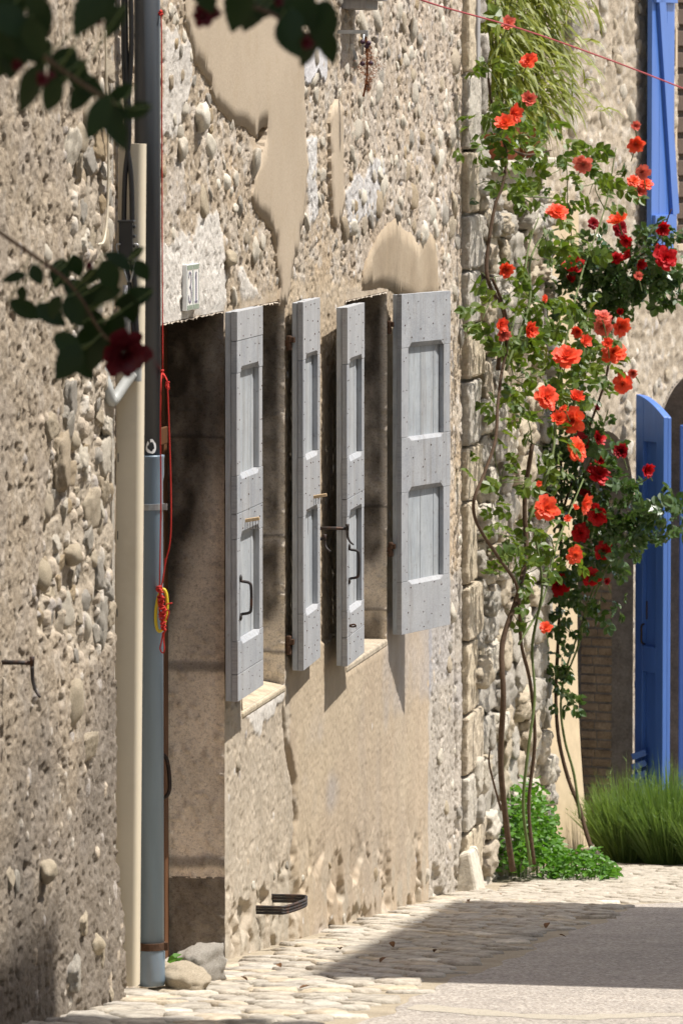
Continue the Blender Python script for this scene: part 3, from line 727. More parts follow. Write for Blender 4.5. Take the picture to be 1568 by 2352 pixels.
for k, W in enumerate((WIN1, WIN2)):
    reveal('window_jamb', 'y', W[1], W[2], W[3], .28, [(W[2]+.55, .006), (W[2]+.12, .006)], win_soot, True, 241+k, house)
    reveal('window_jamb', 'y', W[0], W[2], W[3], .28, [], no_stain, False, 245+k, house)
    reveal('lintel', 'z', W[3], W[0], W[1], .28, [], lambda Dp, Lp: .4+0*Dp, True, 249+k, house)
    mb = MB(); a, b, z0 = W[0]+.004, W[1]-.004, W[2]
    if k == 0:                                   # sloping stone sill
        mb.add([(.008, a, z0-.03), (.008, b, z0-.03), (-.28, a, z0-.03), (-.28, b, z0-.03), (.010, a, z0-.004), (.010, b, z0-.004), (-.28, a, z0+.05), (-.28, b, z0+.05)],
               [(0, 1, 5, 4), (4, 5, 7, 6), (0, 4, 6, 2), (1, 3, 7, 5), (2, 6, 7, 3), (0, 2, 3, 1)])
    else:
        mb.box((-.10, a, z0-.03), (.010, b, z0)); mb.box((-.28, a, z0-.02), (-.102, b, z0+.06))
    hp(mb.build('window_sill', M['stone_cream'], bevel=.008))
    wf = MB(); xw = -.22
    wf.box((xw-.06, a, z0+.05), (xw, a+.06, W[3]-.003)); wf.box((xw-.06, b-.06, z0+.05), (xw, b, W[3]-.003))
    wf.box((xw-.06, a+.06, W[3]-.063), (xw, b-.06, W[3]-.003)); wf.box((xw-.06, a+.06, z0+.05), (xw, b-.06, z0+.12)); wf.box((xw-.055, (a+b)/2-.03, z0+.12), (xw+.002, (a+b)/2+.03, W[3]-.063))
    w_ = hp(wf.build('window', M['wood_weathered'], bevel=.004))
    for i in range(2):
        for j in range(3):
            ya = a+.06 if i == 0 else (a+b)/2+.03; yb = (a+b)/2-.03 if i == 0 else b-.06
            za = z0+.12+(W[3]-.063-z0-.12)*j/3; zb = z0+.12+(W[3]-.063-z0-.12)*(j+1)/3
            mb = MB(); mb.box((xw-.042, ya, za+.012), (xw-.036, yb, zb-.012)); mb.build('pane', M['black_plastic'], w_)
            mb = MB(); mb.box((xw-.05, ya, zb-.012), (xw-.01, yb, zb+.012 if j < 2 else zb)); mb.build('glazing_bar', M['wood_weathered'], w_)
mb = MB(); mb.box((-2.2, 16.03, 3.715), (-.006, 24.35, 6.6)); hp(mb.build('upper_wall', M['plaster_tan']))
mb = MB(); mb.box((-2.6, 15.9, 6.6), (.35, 24.5, 6.72)); hp(mb.build('roof', M['roof_tile']))
# door leaf and its frame, deep in the recess
mb = MB(); zt = DOOR[2]; zb = ground_z(18)-.02; xd = -.19
mb.box((xd-.07, DOOR[1]-.075, zb), (xd, DOOR[1]-.012, zt-.01)); mb.box((xd-.07, DOOR[0]+.012, zb), (xd, DOOR[0]+.075, zt-.01)); mb.box((xd-.07, DOOR[0]+.075, zt-.08), (xd, DOOR[1]-.075, zt-.01))
mb.box((xd-.07, DOOR[0]+.075, 1.70), (xd+.012, DOOR[1]-.075, 1.76))
df = hp(mb.build('door_frame', M['brown_wood'], bevel=.004))
n = 6; w = (DOOR[1]-DOOR[0]-.154)/n; dl = None
mb = MB(); mb.box((xd-.11, DOOR[0]+.077, zb), (xd-.075, DOOR[1]-.077, zt-.085)); dl = hp(mb.build('door', M['brown_wood']))
for i in range(n):
    mb = MB(); mb.box((xd-.074, DOOR[0]+.078+i*w, zb+.01), (xd-.05, DOOR[0]+.076+(i+1)*w, 1.695)); mb.build('plank', M['brown_wood'], dl, bevel=.004)
mb = MB(); q = at_x(390, 1600, -.12)
mb.tube(spline([(xd-.05, 18.08, .62), (xd+.012, 18.08, .63), (xd+.030, 18.08, .56), (xd+.022, 18.08, .49), (xd-.05, 18.08, .47)], 5), .007, 8); mb.build('handle', M['iron'], dl, True)
mb = MB(); mb.box((-.30, DOOR[0]+.01, zb-.15), (.02, DOOR[1]-.006, zb+.0)); hp(mb.build('doorstep', M['stone_grey'], bevel=.012))
# dark room behind the windows and door, so nothing shines through
mb = MB(); mb.box((-2.2, 16.2, -1.2), (-2.1, 24.2, 3.7)); mb.box((-2.1, 16.2, 3.62), (-.25, 24.2, 3.7)); hp(mb.build('back_wall', M['dark_interior']))
mb = MB(); mb.box((-2.1, 16.02, -1.2), (-.05, 16.2, 3.62)); mb.box((-2.1, 24.2, -1.2), (-.06, 24.34, 3.62)); hp(mb.build('side_wall', M['plaster_tan']))
# ================================================================== shutters (parts of the house)
def chamfer_rail(w, t0, t1, z0, z1, side, cb, ct, warp):
    """a rail across the shutter; its edges next to a panel are chamfered between the stiles"""
    mb = MB(); st = [0, side+.004, side+.030, w-side-.030, w-side-.004, w]; rows = []
    for i, u in enumerate(st):
        k = 1 if 2 <= i <= 3 else 0; b = max(cb*k, .0006); t = max(ct*k, .0006)
        dz = warp*math.sin(u*9)
        rows.append([(t0, u, z0+dz), (t1-b*.8, u, z0+dz), (t1, u, z0+b+dz), (t1, u, z1-t), (t1-t*.8, u, z1), (t0, u, z1)])
    vs = [p for r in rows for p in r]; fs = []
    for i in range(5):
        for k in range(6): fs.append((i*6+k, i*6+(k+1) % 6, (i+1)*6+(k+1) % 6, (i+1)*6+k))
    fs += [tuple(range(5, -1, -1)), tuple(30+k for k in range(6))]
    return mb.add(vs, fs)
def fix_normals(o):
    bm = bmesh.new(); bm.from_mesh(o.data); bmesh.ops.recalc_face_normals(bm, faces=bm.faces[:]); bm.to_mesh(o.data); bm.free(); return o
FR = [(0, .158), (.42, .583), (.845, 1.0)]
def make_shutter(back, ang, w, z0, z1, label, seed, handle=None, cleat=None, ring=None, split=None):
    r = random.Random(seed); h = z1-z0; TB, TF = .021, .043; side = .070
    s = bpy.data.objects.new('shutter', None); COL.objects.link(s); s['label'] = label; s.empty_display_size = .1
    s.parent = house; s.matrix_parent_inverse = HINV; s.location = (back[0], back[1], z0); s.rotation_euler = (0, 0, -ang)
    n = 4; cuts = [0]+[w*(i+1)/n+r.uniform(-.012, .012) for i in range(n-1)]+[w]
    for i in range(n):
        mb = MB(); mb.box((0, cuts[i]+.0012, r.uniform(0, .004)), (TB-.0004-r.uniform(0, .0015), cuts[i+1]-.0012, h-r.uniform(0, .004)))
        mb.build('board', M['shutter_board'], s, bevel=.0015)
    for i, (a, b) in enumerate(FR):
        top, bot = h*(1-a), h*(1-b)
        cb, ct = (.020 if i < 2 else 0), (.016 if i else 0); b0, t0_ = bot+(.0012 if i < 2 else 0), top-(.0012 if i else 0)
        cut = b0+(t0_-b0)*split[i] if split and split[i] else None
        for (za, zb, c0, c1) in ([(b0, t0_, cb, ct)] if cut is None else [(b0, cut-.0012, cb, 0), (cut+.0012, t0_, 0, ct)]):
            o = chamfer_rail(w, TB, TF-r.uniform(0, .0016), za, zb, side, c0, c1, 0).build('rail', M['shutter_rail'], s, bevel=.0012); fix_normals(o)
    for (a, b) in ((.158, .42), (.583, .845)):
        for u in (0, w-side):
            mb = MB(); mb.box((TB, u, h*(1-b)), (TF-.0012-r.uniform(0, .0012), u+side-.002*(u > 0), h*(1-a))); mb.build('stile', M['shutter_stile'], s, bevel=.0015)
    nb = MB()
    def nail(u, z, x=TF, rad=.0026):
        nb.lathe((x-.001, u, z), [(rad, 0), (rad, .0018), (rad*.5, .0026)], 6, Vector((1, 0, 0)))
    for (a, b) in FR:
        top, bot = h*(1-a), h*(1-b); hh = top-bot
        for row, fz in enumerate((.14, .36, .60, .86)):
            for i in range(4 if row % 2 else 3):
                u = w*((i+.5)/(4 if row % 2 else 3)+r.uniform(-.07, .07)); nail(min(w-.02, max(.02, u)), bot+hh*fz+r.uniform(-.016, .016), rad=r.uniform(.0018, .0032))
    for (a, b) in ((.158, .42), (.583, .845)):
        for u in (.02, .048, w-.048, w-.02):
            for k in range(3): nail(u+r.uniform(-.006, .006), h*(1-b)+(b-a)*h*(k+.5+r.uniform(-.2, .2))/3, TF-.0018)
    tag(nb.build('nails', M['rust'], s), kind='stuff')
    if handle is not None:
        u, za, zb = handle; mb = MB(); P = TF
        mb.tube(spline([(P, u, za+.012), (P+.004, u, za+.002), (P+.030, u+.003, za-.004), (P+.037, u+.003, za-.022), (P+.037, u+.003, zb+.022), (P+.030, u+.003, zb+.004), (P+.004, u, zb-.002), (P, u, zb-.012)], 5), .0052, 8)
        for z in (za+.012, zb-.012): mb.lathe((P, u, z), [(.013, 0), (.012, .003), (.005, .006)], 10, Vector((1, 0, 0)))
        mb.build('handle', M['iron'], s, True)
    if cleat is not None:
        u, z = cleat; mb = MB(); mb.frame_box((TF-.002, u, z), Vector((.98, .1, .16)).normalized(), Vector((-.1, 1, 0)).normalized(), Vector((-.16, 0, .98)).normalized(), .052, .016, .012)
        o = mb.build('cleat', M['wood_cleat'], s, bevel=.002); mb = MB()
        for k in range(5): mb.tube([(TF+.006+.0095*k, u+.008, z+.004+.0015*k), (TF+.006+.0095*k, u+.006, z-.020)], .0013, 5)
        mb.build('pins', M['iron'], o)
    if ring is not None:
        u, z = ring; mb = MB(); mb.tube(spline([(TF, u, z), (TF+.018, u, z+.004), (TF+.024, u+.004, z-.003), (TF+.012, u+.006, z-.006), (TF, u+.006, z-.004)], 4), .0035, 6); mb.build('eyelet', M['rust'], s, True)
    return s
mat_simple('wood_cleat', (.46, .33, .19), .8, .2, var=.3, scale=40, stretch=(6, 6, .5))
def zz(px, py, y): return at_y(px, py, y).z
S1 = make_shutter((.046, 18.03), math.atan2(-.005, .54), .54, zz(547, 1612, 18.03), zz(544.5, 716, 18.03), 'open grey wooden shutter beside the doorway, pull handle and peg on it', 1,
                  handle=(.055, zz(552, 1338, 18.05)-zz(547, 1612, 18.03), zz(552, 1412, 18.05)-zz(547, 1612, 18.03)), cleat=(.16, zz(575, 1200, 18.2)-zz(547, 1612, 18.03)), split=(.52, .40, .45))
S2 = make_shutter((.026, 19.53), math.atan2(-.018, .5), .50, zz(702, 1541, 19.53), zz(697, 694, 19.53), 'open grey shutter with peg, second from the doorway', 2,
                  cleat=(.30, zz(722, 1147, 19.8)-zz(702, 1541, 19.53)))
S3 = make_shutter((.056, 20.38), math.atan2(-.017, .54), .54, zz(793, 1531, 20.38), zz(798, 706.5, 20.38), 'open grey shutter held by an iron hook, third from the doorway', 3,
                  handle=(.05, zz(803, 1263, 20.43)-zz(793, 1531, 20.38), zz(803, 1328, 20.43)-zz(793, 1531, 20.38)), ring=(.06, zz(803, 1437, 20.43)-zz(793, 1531, 20.38)), split=(0, .30, .52))
S4 = make_shutter((.024, 22.06), math.radians(16), .50, zz(931, 1458, 22.06), zz(924.6, 676, 22.06), 'open grey shutter next to the roses, turned out from the wall', 4)
# hinges, catches
def hinge(px, py, y, h=.055):
    q = at_y(px, py, y); mb = MB(); mb.lathe((q.x, y, q.z-h/2), [(.010, 0), (.011, .004), (.011, h*.46), (.0085, h*.48), (.0085, h*.52), (.011, h*.54), (.011, h-.004), (.009, h)], 10)
    mb.box((-.05, y-.006, q.z-.012), (q.x, y+.006, q.z+.010)); mb.box((q.x+.004, y-.008, q.z+.002), (q.x+.020, y+.05, q.z+.022))
    hp(mb.build('hinge', M['rust'], bevel=.0015))
hinge(664, 788, 19.515); hinge(663, 1482, 19.515, .07); hinge(893, 752, 22.045); hinge(897, 1262, 22.045, .06)
def shutter_catch(base, reach, label, parent_ok=True, tail=.055, name='shutter_catch'):
    """iron arm out of the wall with an upright finger and a curled tail"""
    b = Vector(base); mb = MB(); e = b+Vector((reach, 0, 0))
    mb.tube([b-Vector((.04, 0, 0)), b+Vector((reach*.5, 0, .001)), e], [.007, .0065, .006], 8)
    mb.tube([e+Vector((0, -.002, .018)), e+Vector((0, -.002, .006)), e+Vector((0, -.002, -.010))], [.008, .0065, .006], 8)
    mb.tube(spline([e+Vector((0, -.002, -.008)), e+Vector((.002, -.004, -tail*.55)), e+Vector((.012, -.01, -tail*.9)), e+Vector((.026, -.02, -tail*1.08))], 5), [.006-.00018*i for i in range(16)], 8)
    o = mb.build(name, M['iron'], None, True, loc=base); return tag(o, label, 'shutter catch', 'iron shutter catches on the walls')
q = at_y(752, 1214, 20.33); shutter_catch((.0, 20.33, at_y(770, 1214, 20.33).z), .107, 'curled iron catch reaching past the hook-held shutter beside the second window')
shutter_catch((.0, 20.085, at_y(733, 1238, 20.085).z), .058, 'small curled iron catch on the wall between the two middle shutters', tail=.042)
# ================================================================== house number, door scraper
num = empty('house_number', (0.012, *at_x(430, 660)[1:]), 'white enamel house number tiles reading 31 on the pale lintel stone', 'house number')
ya, yb = 17.475, 17.695; z1 = zz(430, 606, 17.58); z0 = zz(430, 712, 17.58); wt = (yb-ya)/2
NI = Matrix.Translation(-Vector(num.location))
def npart(mb, nm, mat, bev=0, par=None):
    o = mb.build(nm, M[mat], num if par is None else par, bevel=bev)
    if par is None: o.matrix_parent_inverse = NI
    return o
for k in range(2):
    a = ya+k*(wt+.001); b = a+wt-.002; xf = .019
    mb = MB(); mb.box((.004, a, z0), (xf, b, z1)); tile = npart(mb, 'tile', 'enamel_white', .002)
    for (p0, p1) in ((z0+.003, z0+.018), (z1-.018, z1-.003)):
        mb = MB(); mb.box((xf-.001, a+.004, p0), (xf+.0012, b-.004, p1)); npart(mb, 'border', 'enamel_green', 0, tile)
    mb = MB()
    for (c0, c1) in ((a+.003, a+.006), (b-.006, b-.003)): mb.box((xf-.001, c0, z0+.020), (xf+.001, c1, z1-.020))
    npart(mb, 'rule', 'enamel_green', 0, tile)
    mb = MB(); cy = (a+b)/2; zc_ = (z0+z1)/2; hh = (z1-z0)*.31
    if k == 0:
        P = [(-.8, .62), (-.5, .95), (0, 1.05), (.55, .85), (.65, .45), (.3, .12), (-.15, .04), (.4, -.08), (.78, -.45), (.6, -.88), (0, -1.05), (-.6, -.92), (-.85, -.55)]
        P = [(q.x, q.y) for q in spline([(u, v, 0) for u, v in P], 4)]
    else: P = [(-.45, .62), (-.1, .85), (.05, 1.05)]
    def ribbon(P, wid):
        vs = []; fs = []
        for i, (u, v) in enumerate(P):
            u0, v0 = P[max(0, i-1)]; u1, v1 = P[min(len(P)-1, i+1)]; t = Vector((u1-u0, v1-v0)).normalized(); nn = Vector((-t.y, t.x))
            wv = wid*(.5+.5*abs(t.y))
            for s in (-1, 1): vs.append((xf+.0016, cy+u*.030+nn.x*s*wv, zc_+v*hh+nn.y*s*wv))
            if i: fs.append((2*i-2, 2*i, 2*i+1, 2*i-1))
        mb.add(vs, fs)
    ribbon(P, .0062)
    if k == 1:
        mb.box((xf-.0005, cy-.006, zc_-hh), (xf+.0016, cy+.006, zc_+hh)); mb.box((xf-.0005, cy-.022, zc_-hh-.007), (xf+.0016, cy+.022, zc_-hh))
    npart(mb, 'numeral', 'enamel_navy', 0, tile)
# U-shaped iron foot scraper of three ribs
A = at_x(593, 2083); B = at_x(624, 2062); zc_ = (A.z+B.z)/2-.006; mbs = []
sc_ = empty('foot_scraper', (0, (A.y+B.y)/2, zc_), 'ribbed black iron bracket bent in a U low on the wall', 'bracket')
for k in range(3):
    P = [(-.03, A.y, 0), (.07, A.y, 0), (.10, A.y+.02, 0), (.135, (A.y+B.y)/2+.02, 0), (.135, B.y-.05, 0), (.11, B.y, 0), (-.03, B.y, 0)]
    P = [(x, y-sc_.location.y, .011*(k-1)) for x, y, z in P]
    mb = MB(); mb.tube(spline(P, 4), .0058, 6); mb.build('rib', M['iron'], sc_, True)
# ================================================================== downpipe
YP = 16.42; xp = at_y(343, 700, YP).x
dp = empty('downpipe', (xp, YP, ground_z(YP)), 'dark and pale blue zinc downpipe between the doorway and the beige duct', 'downpipe')
def dpart(mb, nm, mat, shade=True):
    mb.v = [(v[0]-xp, v[1]-YP, v[2]-dp.location.z) for v in mb.v]; return mb.build(nm, M[mat], dp, shade)
zj = zz(343, 1045, YP); zt = 3.9; mb = MB(); R = .0405
mb.tube([(xp-.004, YP, zj-.05), (xp-.004, YP, zt)], R, 28); dpart(mb, 'upper_pipe', 'pipe_dark')
mb = MB(); zb = ground_z(YP)+.0
mb.lathe((xp, YP, 0), [(R+.0052, zj), (R+.006, zj-.004), (R+.0045, zj-.01), (R+.0045, zz(343, 1090, YP)), (R+.001, zz(343, 1106, YP)), (R+.001, zz(343, 2170, YP))], 28); dpart(mb, 'lower_pipe', 'zinc')
mb = MB(); mb.lathe((xp+.0, YP, 0), [(R+.001, zz(343, 2170, YP)+.002), (R+.004, zz(343, 2185, YP)), (R+.004, zz(343, 2248, YP)), (R+.002, zz(343, 2262, YP))], 28); dpart(mb, 'shoe', 'zinc')
for (py, mat, hh) in ((1163, 'grey_metal', .020), (2172, 'rust', .024)):
    z = zz(343, py, YP); mb = MB(); mb.lathe((xp, YP, z-hh/2), [(R+.0008, 0), (R+.006, .001), (R+.006, hh-.001), (R+.0008, hh)], 28); mb.box((xp-.062, YP-.010, z-hh/2), (xp-R, YP+.010, z+hh/2)); mb.box((xp+R, YP-.012, z-hh/2), (xp+R+.016, YP-.006, z+hh/2)); mb.box((xp-.12, YP-.004, z-.006), (xp-.06, YP+.004, z+.006))
    dpart(mb, 'clamp', mat, False)
# torn white sticker on the upper pipe
mb = MB(); vs = []; fs = []; z0_ = zz(355, 1040, YP); z1_ = zz(355, 1008, YP); rs2 = random.Random(4)
ring_o = []; 
for k in range(14):
    a = 2*math.pi*k/14; ring_o.append((a, 1.0+rs2.uniform(-.12, .12), .66+rs2.uniform(-.14, .1)))
for (a, ro, ri) in ring_o:
    for f in (ro, ri):
        th = -math.pi/2+.42+.42*f*math.cos(a); zz_ = (z0_+z1_)/2+.022*f*math.sin(a)
        vs.append((xp-.004+(R+.0008)*math.cos(th), YP+(R+.0008)*math.sin(th), zz_))
for k in range(14):
    if k in (4,): continue
    j = (k+1) % 14; fs.append((2*k, 2*j, 2*j+1, 2*k+1))
mb.add(vs, fs); dpart(mb, 'sticker', 'enamel_white', False)
# ================================================================== beige cable duct
YD = 16.12; T = at_y(304.5, 330, YD); Bm = at_y(290, 2262, YD)
duct = empty('cable_duct', (Bm.x, YD, Bm.z), 'tall beige plastic cable duct, slightly leaning, at the end of the pitted wall', 'cable duct')
axis = Vector((T.x-Bm.x, 0, T.z-Bm.z)); Lh = axis.length; axis.normalize(); ux = Vector((axis.z, 0, -axis.x)); uy = Vector((0, 1, 0))
prof = []; hw, dp2, rr = .0385, .030, .016
for (cx, cy, a0) in ((hw-rr, -dp2+rr, -90), (hw-.004, dp2-.004, 0), (-hw+.004, dp2-.004, 90), (-hw+.006, -dp2+.006, 180)):
    rad = rr if a0 == -90 else (.006 if a0 == 180 else .004)
    for k in range(5): a = math.radians(a0+k*22.5); prof.append((cx+rad*math.cos(a), cy+rad*math.sin(a)))
vs = []; n = len(prof)
for t in (0, Lh): vs += [ux*p[0]+uy*p[1]+axis*t for p in prof]
mb = MB(); mb.add(vs, [(k, (k+1) % n, n+(k+1) % n, n+k) for k in range(n)]+[tuple(range(n-1, -1, -1)), tuple(range(n, 2*n))]); o = mb.build('channel', M['pvc_beige'], duct, True)
o.modifiers.new('split', 'EDGE_SPLIT').split_angle = math.radians(50)
for py in (1050, 1228, 1405, 1585, 1760, 1940, 2110):
    t = (zz(281, py, YD)-Bm.z)/axis.z; mb = MB()
    mb.frame_box(ux*(-hw+.0065)+uy*(-dp2-.0006)+axis*(t-.013), ux, uy, axis, .0026, .002, .026); mb.build('slot', M['black_plastic'], duct)
# ================================================================== black service cables and their clamp
YC = 16.04
cab = empty('service_cable', at_y(292, 600, YC), 'black twisted service cables hanging in a clamp in front of the beige duct', 'cable')
CI = Matrix.Translation(-Vector(cab.location))
def cpart(mb, nm, mat, shade=True, bev=0):
    o = mb.build(nm, M[mat], cab, shade, bevel=bev); o.matrix_parent_inverse = CI; return o
def P(px, py, y=YC): return at_y(px, py, y)
for k, pts_ in enumerate(([(288, -40), (290, 120), (297, 300), (288, 400), (285, 500), (284, 560)], [(300, -40), (302, 120), (291, 300), (301, 400), (304, 500), (302, 560)], [(283, -40), (284, 150), (296, 320)])):
    mb = MB(); mb.tube(spline([P(a, b) for a, b in pts_], 8), .008 if k < 2 else .006, 8); cpart(mb, 'cable', 'black_plastic')
mb = MB(); a, b = P(276, 600), P(308, 506); mb.frame_box((a.x, YC-.022, a.z), Vector((1, 0, 0)), Vector((0, 1, 0)), Vector((0, 0, 1)), b.x-a.x, .03, b.z-a.z)
for k in range(4): q = P(309, 520+k*22); mb.frame_box((q.x-.002, YC-.018, q.z-.006), Vector((1, 0, 0)), Vector((0, 1, 0)), Vector((0, 0, 1)), .008, .02, .010)
q = P(274, 508); mb.frame_box((q.x, YC-.025, q.z-.004), Vector((1, 0, 0)), Vector((0, 1, 0)), Vector((0, 0, 1)), P(311, 508).x-q.x, .036, .008); cpart(mb, 'clamp_body', 'black_plastic', False, .003)
mb = MB(); mb.tube(spline([P(277, 560, YC-.025), P(268, 566, YC-.025), P(282, 610, YC-.025), P(294, 648, YC-.025)], 5), .0028, 6); mb.tube(spline([P(308, 560, YC-.025), P(318, 566, YC-.025), P(309, 610, YC-.025), P(300, 648, YC-.025)], 5), .0028, 6); cpart(mb, 'bail', 'grey_metal')
for pts_ in ([(284, 598), (296, 640), (304, 720), (310, 800), (308, 860)], [(303, 598), (309, 640), (312, 720), (316, 800), (312, 860)]):
    mb = MB(); mb.tube(spline([P(a, b) for a, b in pts_], 6), .0075, 8); cpart(mb, 'cable', 'black_plastic')
mb = MB(); prof_ = [(.010, 0)]
a, b = P(309, 860), P(307, 770); 
for k in range(22): prof_ += [(.0135, k*.005), (.0115, k*.005+.0025)]
mb.lathe((a.x+.012, YC-.01, a.z-.02), prof_, 12); cpart(mb, 'corrugated_sleeve', 'grey_plastic')
mb = MB(); q = P(291, 700); mb.lathe((q.x, YC-.02, q.z-.10), [(.010, 0), (.016, .01), (.016, .045), (.022, .06), (.016, .075), (.010, .085), (.0075, .16)], 12); cpart(mb, 'shackle', 'grey_metal')
# corrugated conduit bend against the pitted wall
mb = MB(); pts_ = spline([P(222, 838, 15.96), P(234, 852, 15.93), P(247, 888, 15.92), P(254, 915, 15.93), P(262, 918, 15.95), P(284, 886, 15.99), P(304, 858, 16.02)], 10)
mb.tube(pts_, [.0165+.0016*(i % 2) for i in range(len(pts_))], 12); tag(mb.build('conduit_bend', M['grey_plastic'], None, True), 'grey corrugated conduit bending out of the pitted wall to the duct', 'conduit')
# ================================================================== red cords and the yellow ring on the downpipe
YR = YP-R-.012
cord = empty('knotted_rope', at_y(370, 1350, YR), 'knotted red cord hanging down the dark downpipe', 'rope')
RI = Matrix.Translation(-Vector(cord.location))
def rpart(mb, nm, mat='red_cord'):
    o = mb.build(nm, M[mat], cord, True); o.matrix_parent_inverse = RI; return o
def Q(px, py, y=YR): return at_y(px, py, y)
def rope(pts_, r=.0022, n=6):
    mb = MB(); mb.tube(spline([Q(*p) for p in pts_], n), r, 7); return mb
rpart(rope([(362, -30, 16.45), (366, 25, 16.45), (371, 60, 16.45), (372, 300, 16.45), (373, 600, 16.44), (374, 850, 16.43)]), 'strand')
rpart(rope([(374, 850, 16.43), (370, 880), (369, 1000), (370, 1150), (367, 1345)]), 'strand')
rpart(rope([(376, 858, 16.42), (383, 872), (385, 886), (388, 960), (393, 1120), (392, 1235), (381, 1290), (371, 1348)]), 'strand')
rpart(rope([(380, 1283), (379, 1300), (373, 1340)]), 'strand')
rpart(rope([(370, 1346), (352, 1350, 16.40), (334, 1356, 16.395)]), 'strand'); rpart(rope([(370, 1346), (350, 1358, 16.40), (335, 1366, 16.395)]), 'strand')
rk = random.Random(9); mb = MB()
for (cx, cy, rw, rh, nloop) in ((368, 1356, 8, 10, 6), (371, 1380, 9, 14, 10), (373, 1402, 10, 12, 9), (373, 1418, 8, 9, 6), (376, 1440, 8, 14, 8), (369, 30, 5, 6, 3), (374, 858, 5, 8, 4), (385, 885, 5, 9, 4)):
    for k in range(max(1, nloop//3)):
        y_ = 16.415 if cy < 900 else YR-.003; pts_ = []
        for j in range(13):
            a = rk.uniform(0, 6.28); f = math.sqrt(rk.random()); pts_.append((cx+rw*.95*f*math.cos(a), cy+rh*1.05*(j/6-1)*.8+rh*.35*math.sin(a), y_+rk.uniform(-.012, .004)))
        mb.tube(spline([Q(*p) for p in pts_], 4), .0030, 6)
tag(rpart(mb, 'knots'), kind='stuff')
rpart(rope([(378, 1398), (384, 1388), (396, 1385)]), 'loose_end')
rpart(rope([(375, 1452), (371, 1475), (368, 1490), (374, 1500), (378, 1490), (376, 1470), (377, 1452)]), 'loop')
rpart(rope([(383, 1425), (388, 1408), (386, 1400)]), 'loose_end')
mb = MB(); c_ = Q(371, 1402, YR+.010); ringp = []
for k in range(33): a = 2*math.pi*k/32; ringp.append(c_+Vector((.017*math.cos(a)+.006*math.sin(a), .002*math.cos(a), .066*math.sin(a))))
mb.tube(ringp, .0052, 8, False); tag(mb.build('yellow_ring', M['yellow_plastic'], None, True), 'yellow plastic ring caught in the red cord on the pipe', 'ring')
# red wire across the street corner
mb = MB(); mb.tube(spline([at_y(930, -14, 22.6), at_y(1010, 14, 22.9), at_y(1200, 68, 24.2), at_y(1400, 138, 25.8), at_y(1570, 204, 27.4), at_y(1700, 256, 28.4)], 6), .0042, 6)
tag(mb.build('red_wire', M['red_wire'], None, True), 'thin red wire strung from the wall across the bamboo to the blue shutter', 'wire')
# wooden box, hook and hanging dried bunch high on the wall
bx = at_y(806, 18, 21.0); mb = MB()
mb.box((0, 0, 0), (.10, .30, .20)); o = mb.build('wall_box', M['wood_weathered'], None, bevel=.004); o.location = (-.005, 20.88, zz(806, 20, 20.88)); tag(o, 'small weathered grey wooden box fixed high on the wall', 'box')
mb = MB(); mb.box((-.005, -.02, .035), (.135, .32, .06)); lid = mb.build('lid', M['wood_weathered'], o, bevel=.003)
hk = at_y(783, 68, 20.75); HB = Vector((-.01, 20.75, hk.z)); tip = at_y(838, 76, 20.75)
ch = empty('hanging_bunch', HB, 'dried brown bunch with dark beads hanging from a metal hook', 'decoration')
def kpart(mb, nm, mat, shade=True):
    mb.v = [tuple(Vector(v)-HB) for v in mb.v]; return mb.build(nm, M[mat], ch, shade)
mb = MB(); mb.box((-.02, 20.742, tip.z-.002), (tip.x+.004, 20.758, tip.z+.012)); mb.box((tip.x-.006, 20.744, tip.z-.012), (tip.x+.012, 20.756, tip.z+.010)); kpart(mb, 'hook', 'grey_metal', False)
mb = MB(); mb.tube([tip+Vector((-.004, -.008, -.005)), tip+Vector((-.010, -.008, -.085))], .005, 8); kpart(mb, 'rod', 'grey_metal')
mb = MB(); rb = random.Random(2)
for (px, py) in ((832, 96), (846, 99), (832, 146), (851, 145), (842, 106)):
    q = at_y(px, py, 20.74); mb.lathe(q-Vector((0, 0, .010)), [(.002, 0), (.009, .004), (.011, .010), (.008, .016), (.002, .020)], 8)
kpart(mb, 'beads', 'plum_dark')
mb = MB(); mb.tube(spline([at_y(840, 84, 20.75), at_y(842, 120, 20.75), at_y(843, 150, 20.75), at_y(841, 186, 20.75), at_y(834, 222, 20.75)], 5), .0045, 6)
for k in range(420):
    z = rb.uniform(0, 1); w_ = .006+.040*math.sin(math.pi*min(1, z*1.1))**1.5 if z < .92 else .008
    c = at_y(848-4*z, 108+100*z, 20.75)+Vector((rb.gauss(0, 1)*w_*.55, rb.gauss(0, 1)*w_*.6, rb.uniform(-.01, .01)))
    d = Vector((rb.uniform(-1, 1), rb.uniform(-1, 1), rb.uniform(-1.4, .4))).normalized()*.011; u = d.orthogonal().normalized()*.0012
    n = len(mb.v); mb.add([c-d, c+u, c+d, c-u], [(0, 1, 2, 3)])
kpart(mb, 'dry_bunch', 'grape_dry')
# ================================================================== boulders at the foot of the pipes
def boulder(name, px, py, y, size, mat, label, seed, rot=0.0, box=.2):
    me = pebble_meshes(1, 4, .22, box, seed)[0]; me.materials.append(M[mat]); o = bpy.data.objects.new(name, me); COL.objects.link(o)
    g = at_y(px, py, y); o.location = (g.x, y, ground_z(y)+size[2]*.72); o.scale = size; o.rotation_euler = (.1, .05, rot); tag(o, label, 'boulder'); return o
boulder('boulder', 427, 2250, 16.50, (.074, .10, .046), 'stone_cream', 'smooth rounded cream boulder on the paving beside the downpipe', 21, .5, 0)
boulder('boulder', 455, 2230, 16.95, (.060, .11, .066), 'stone_grey', 'angular grey boulder against the door jamb, behind the rounded one', 33, -.3, .5)
me = None
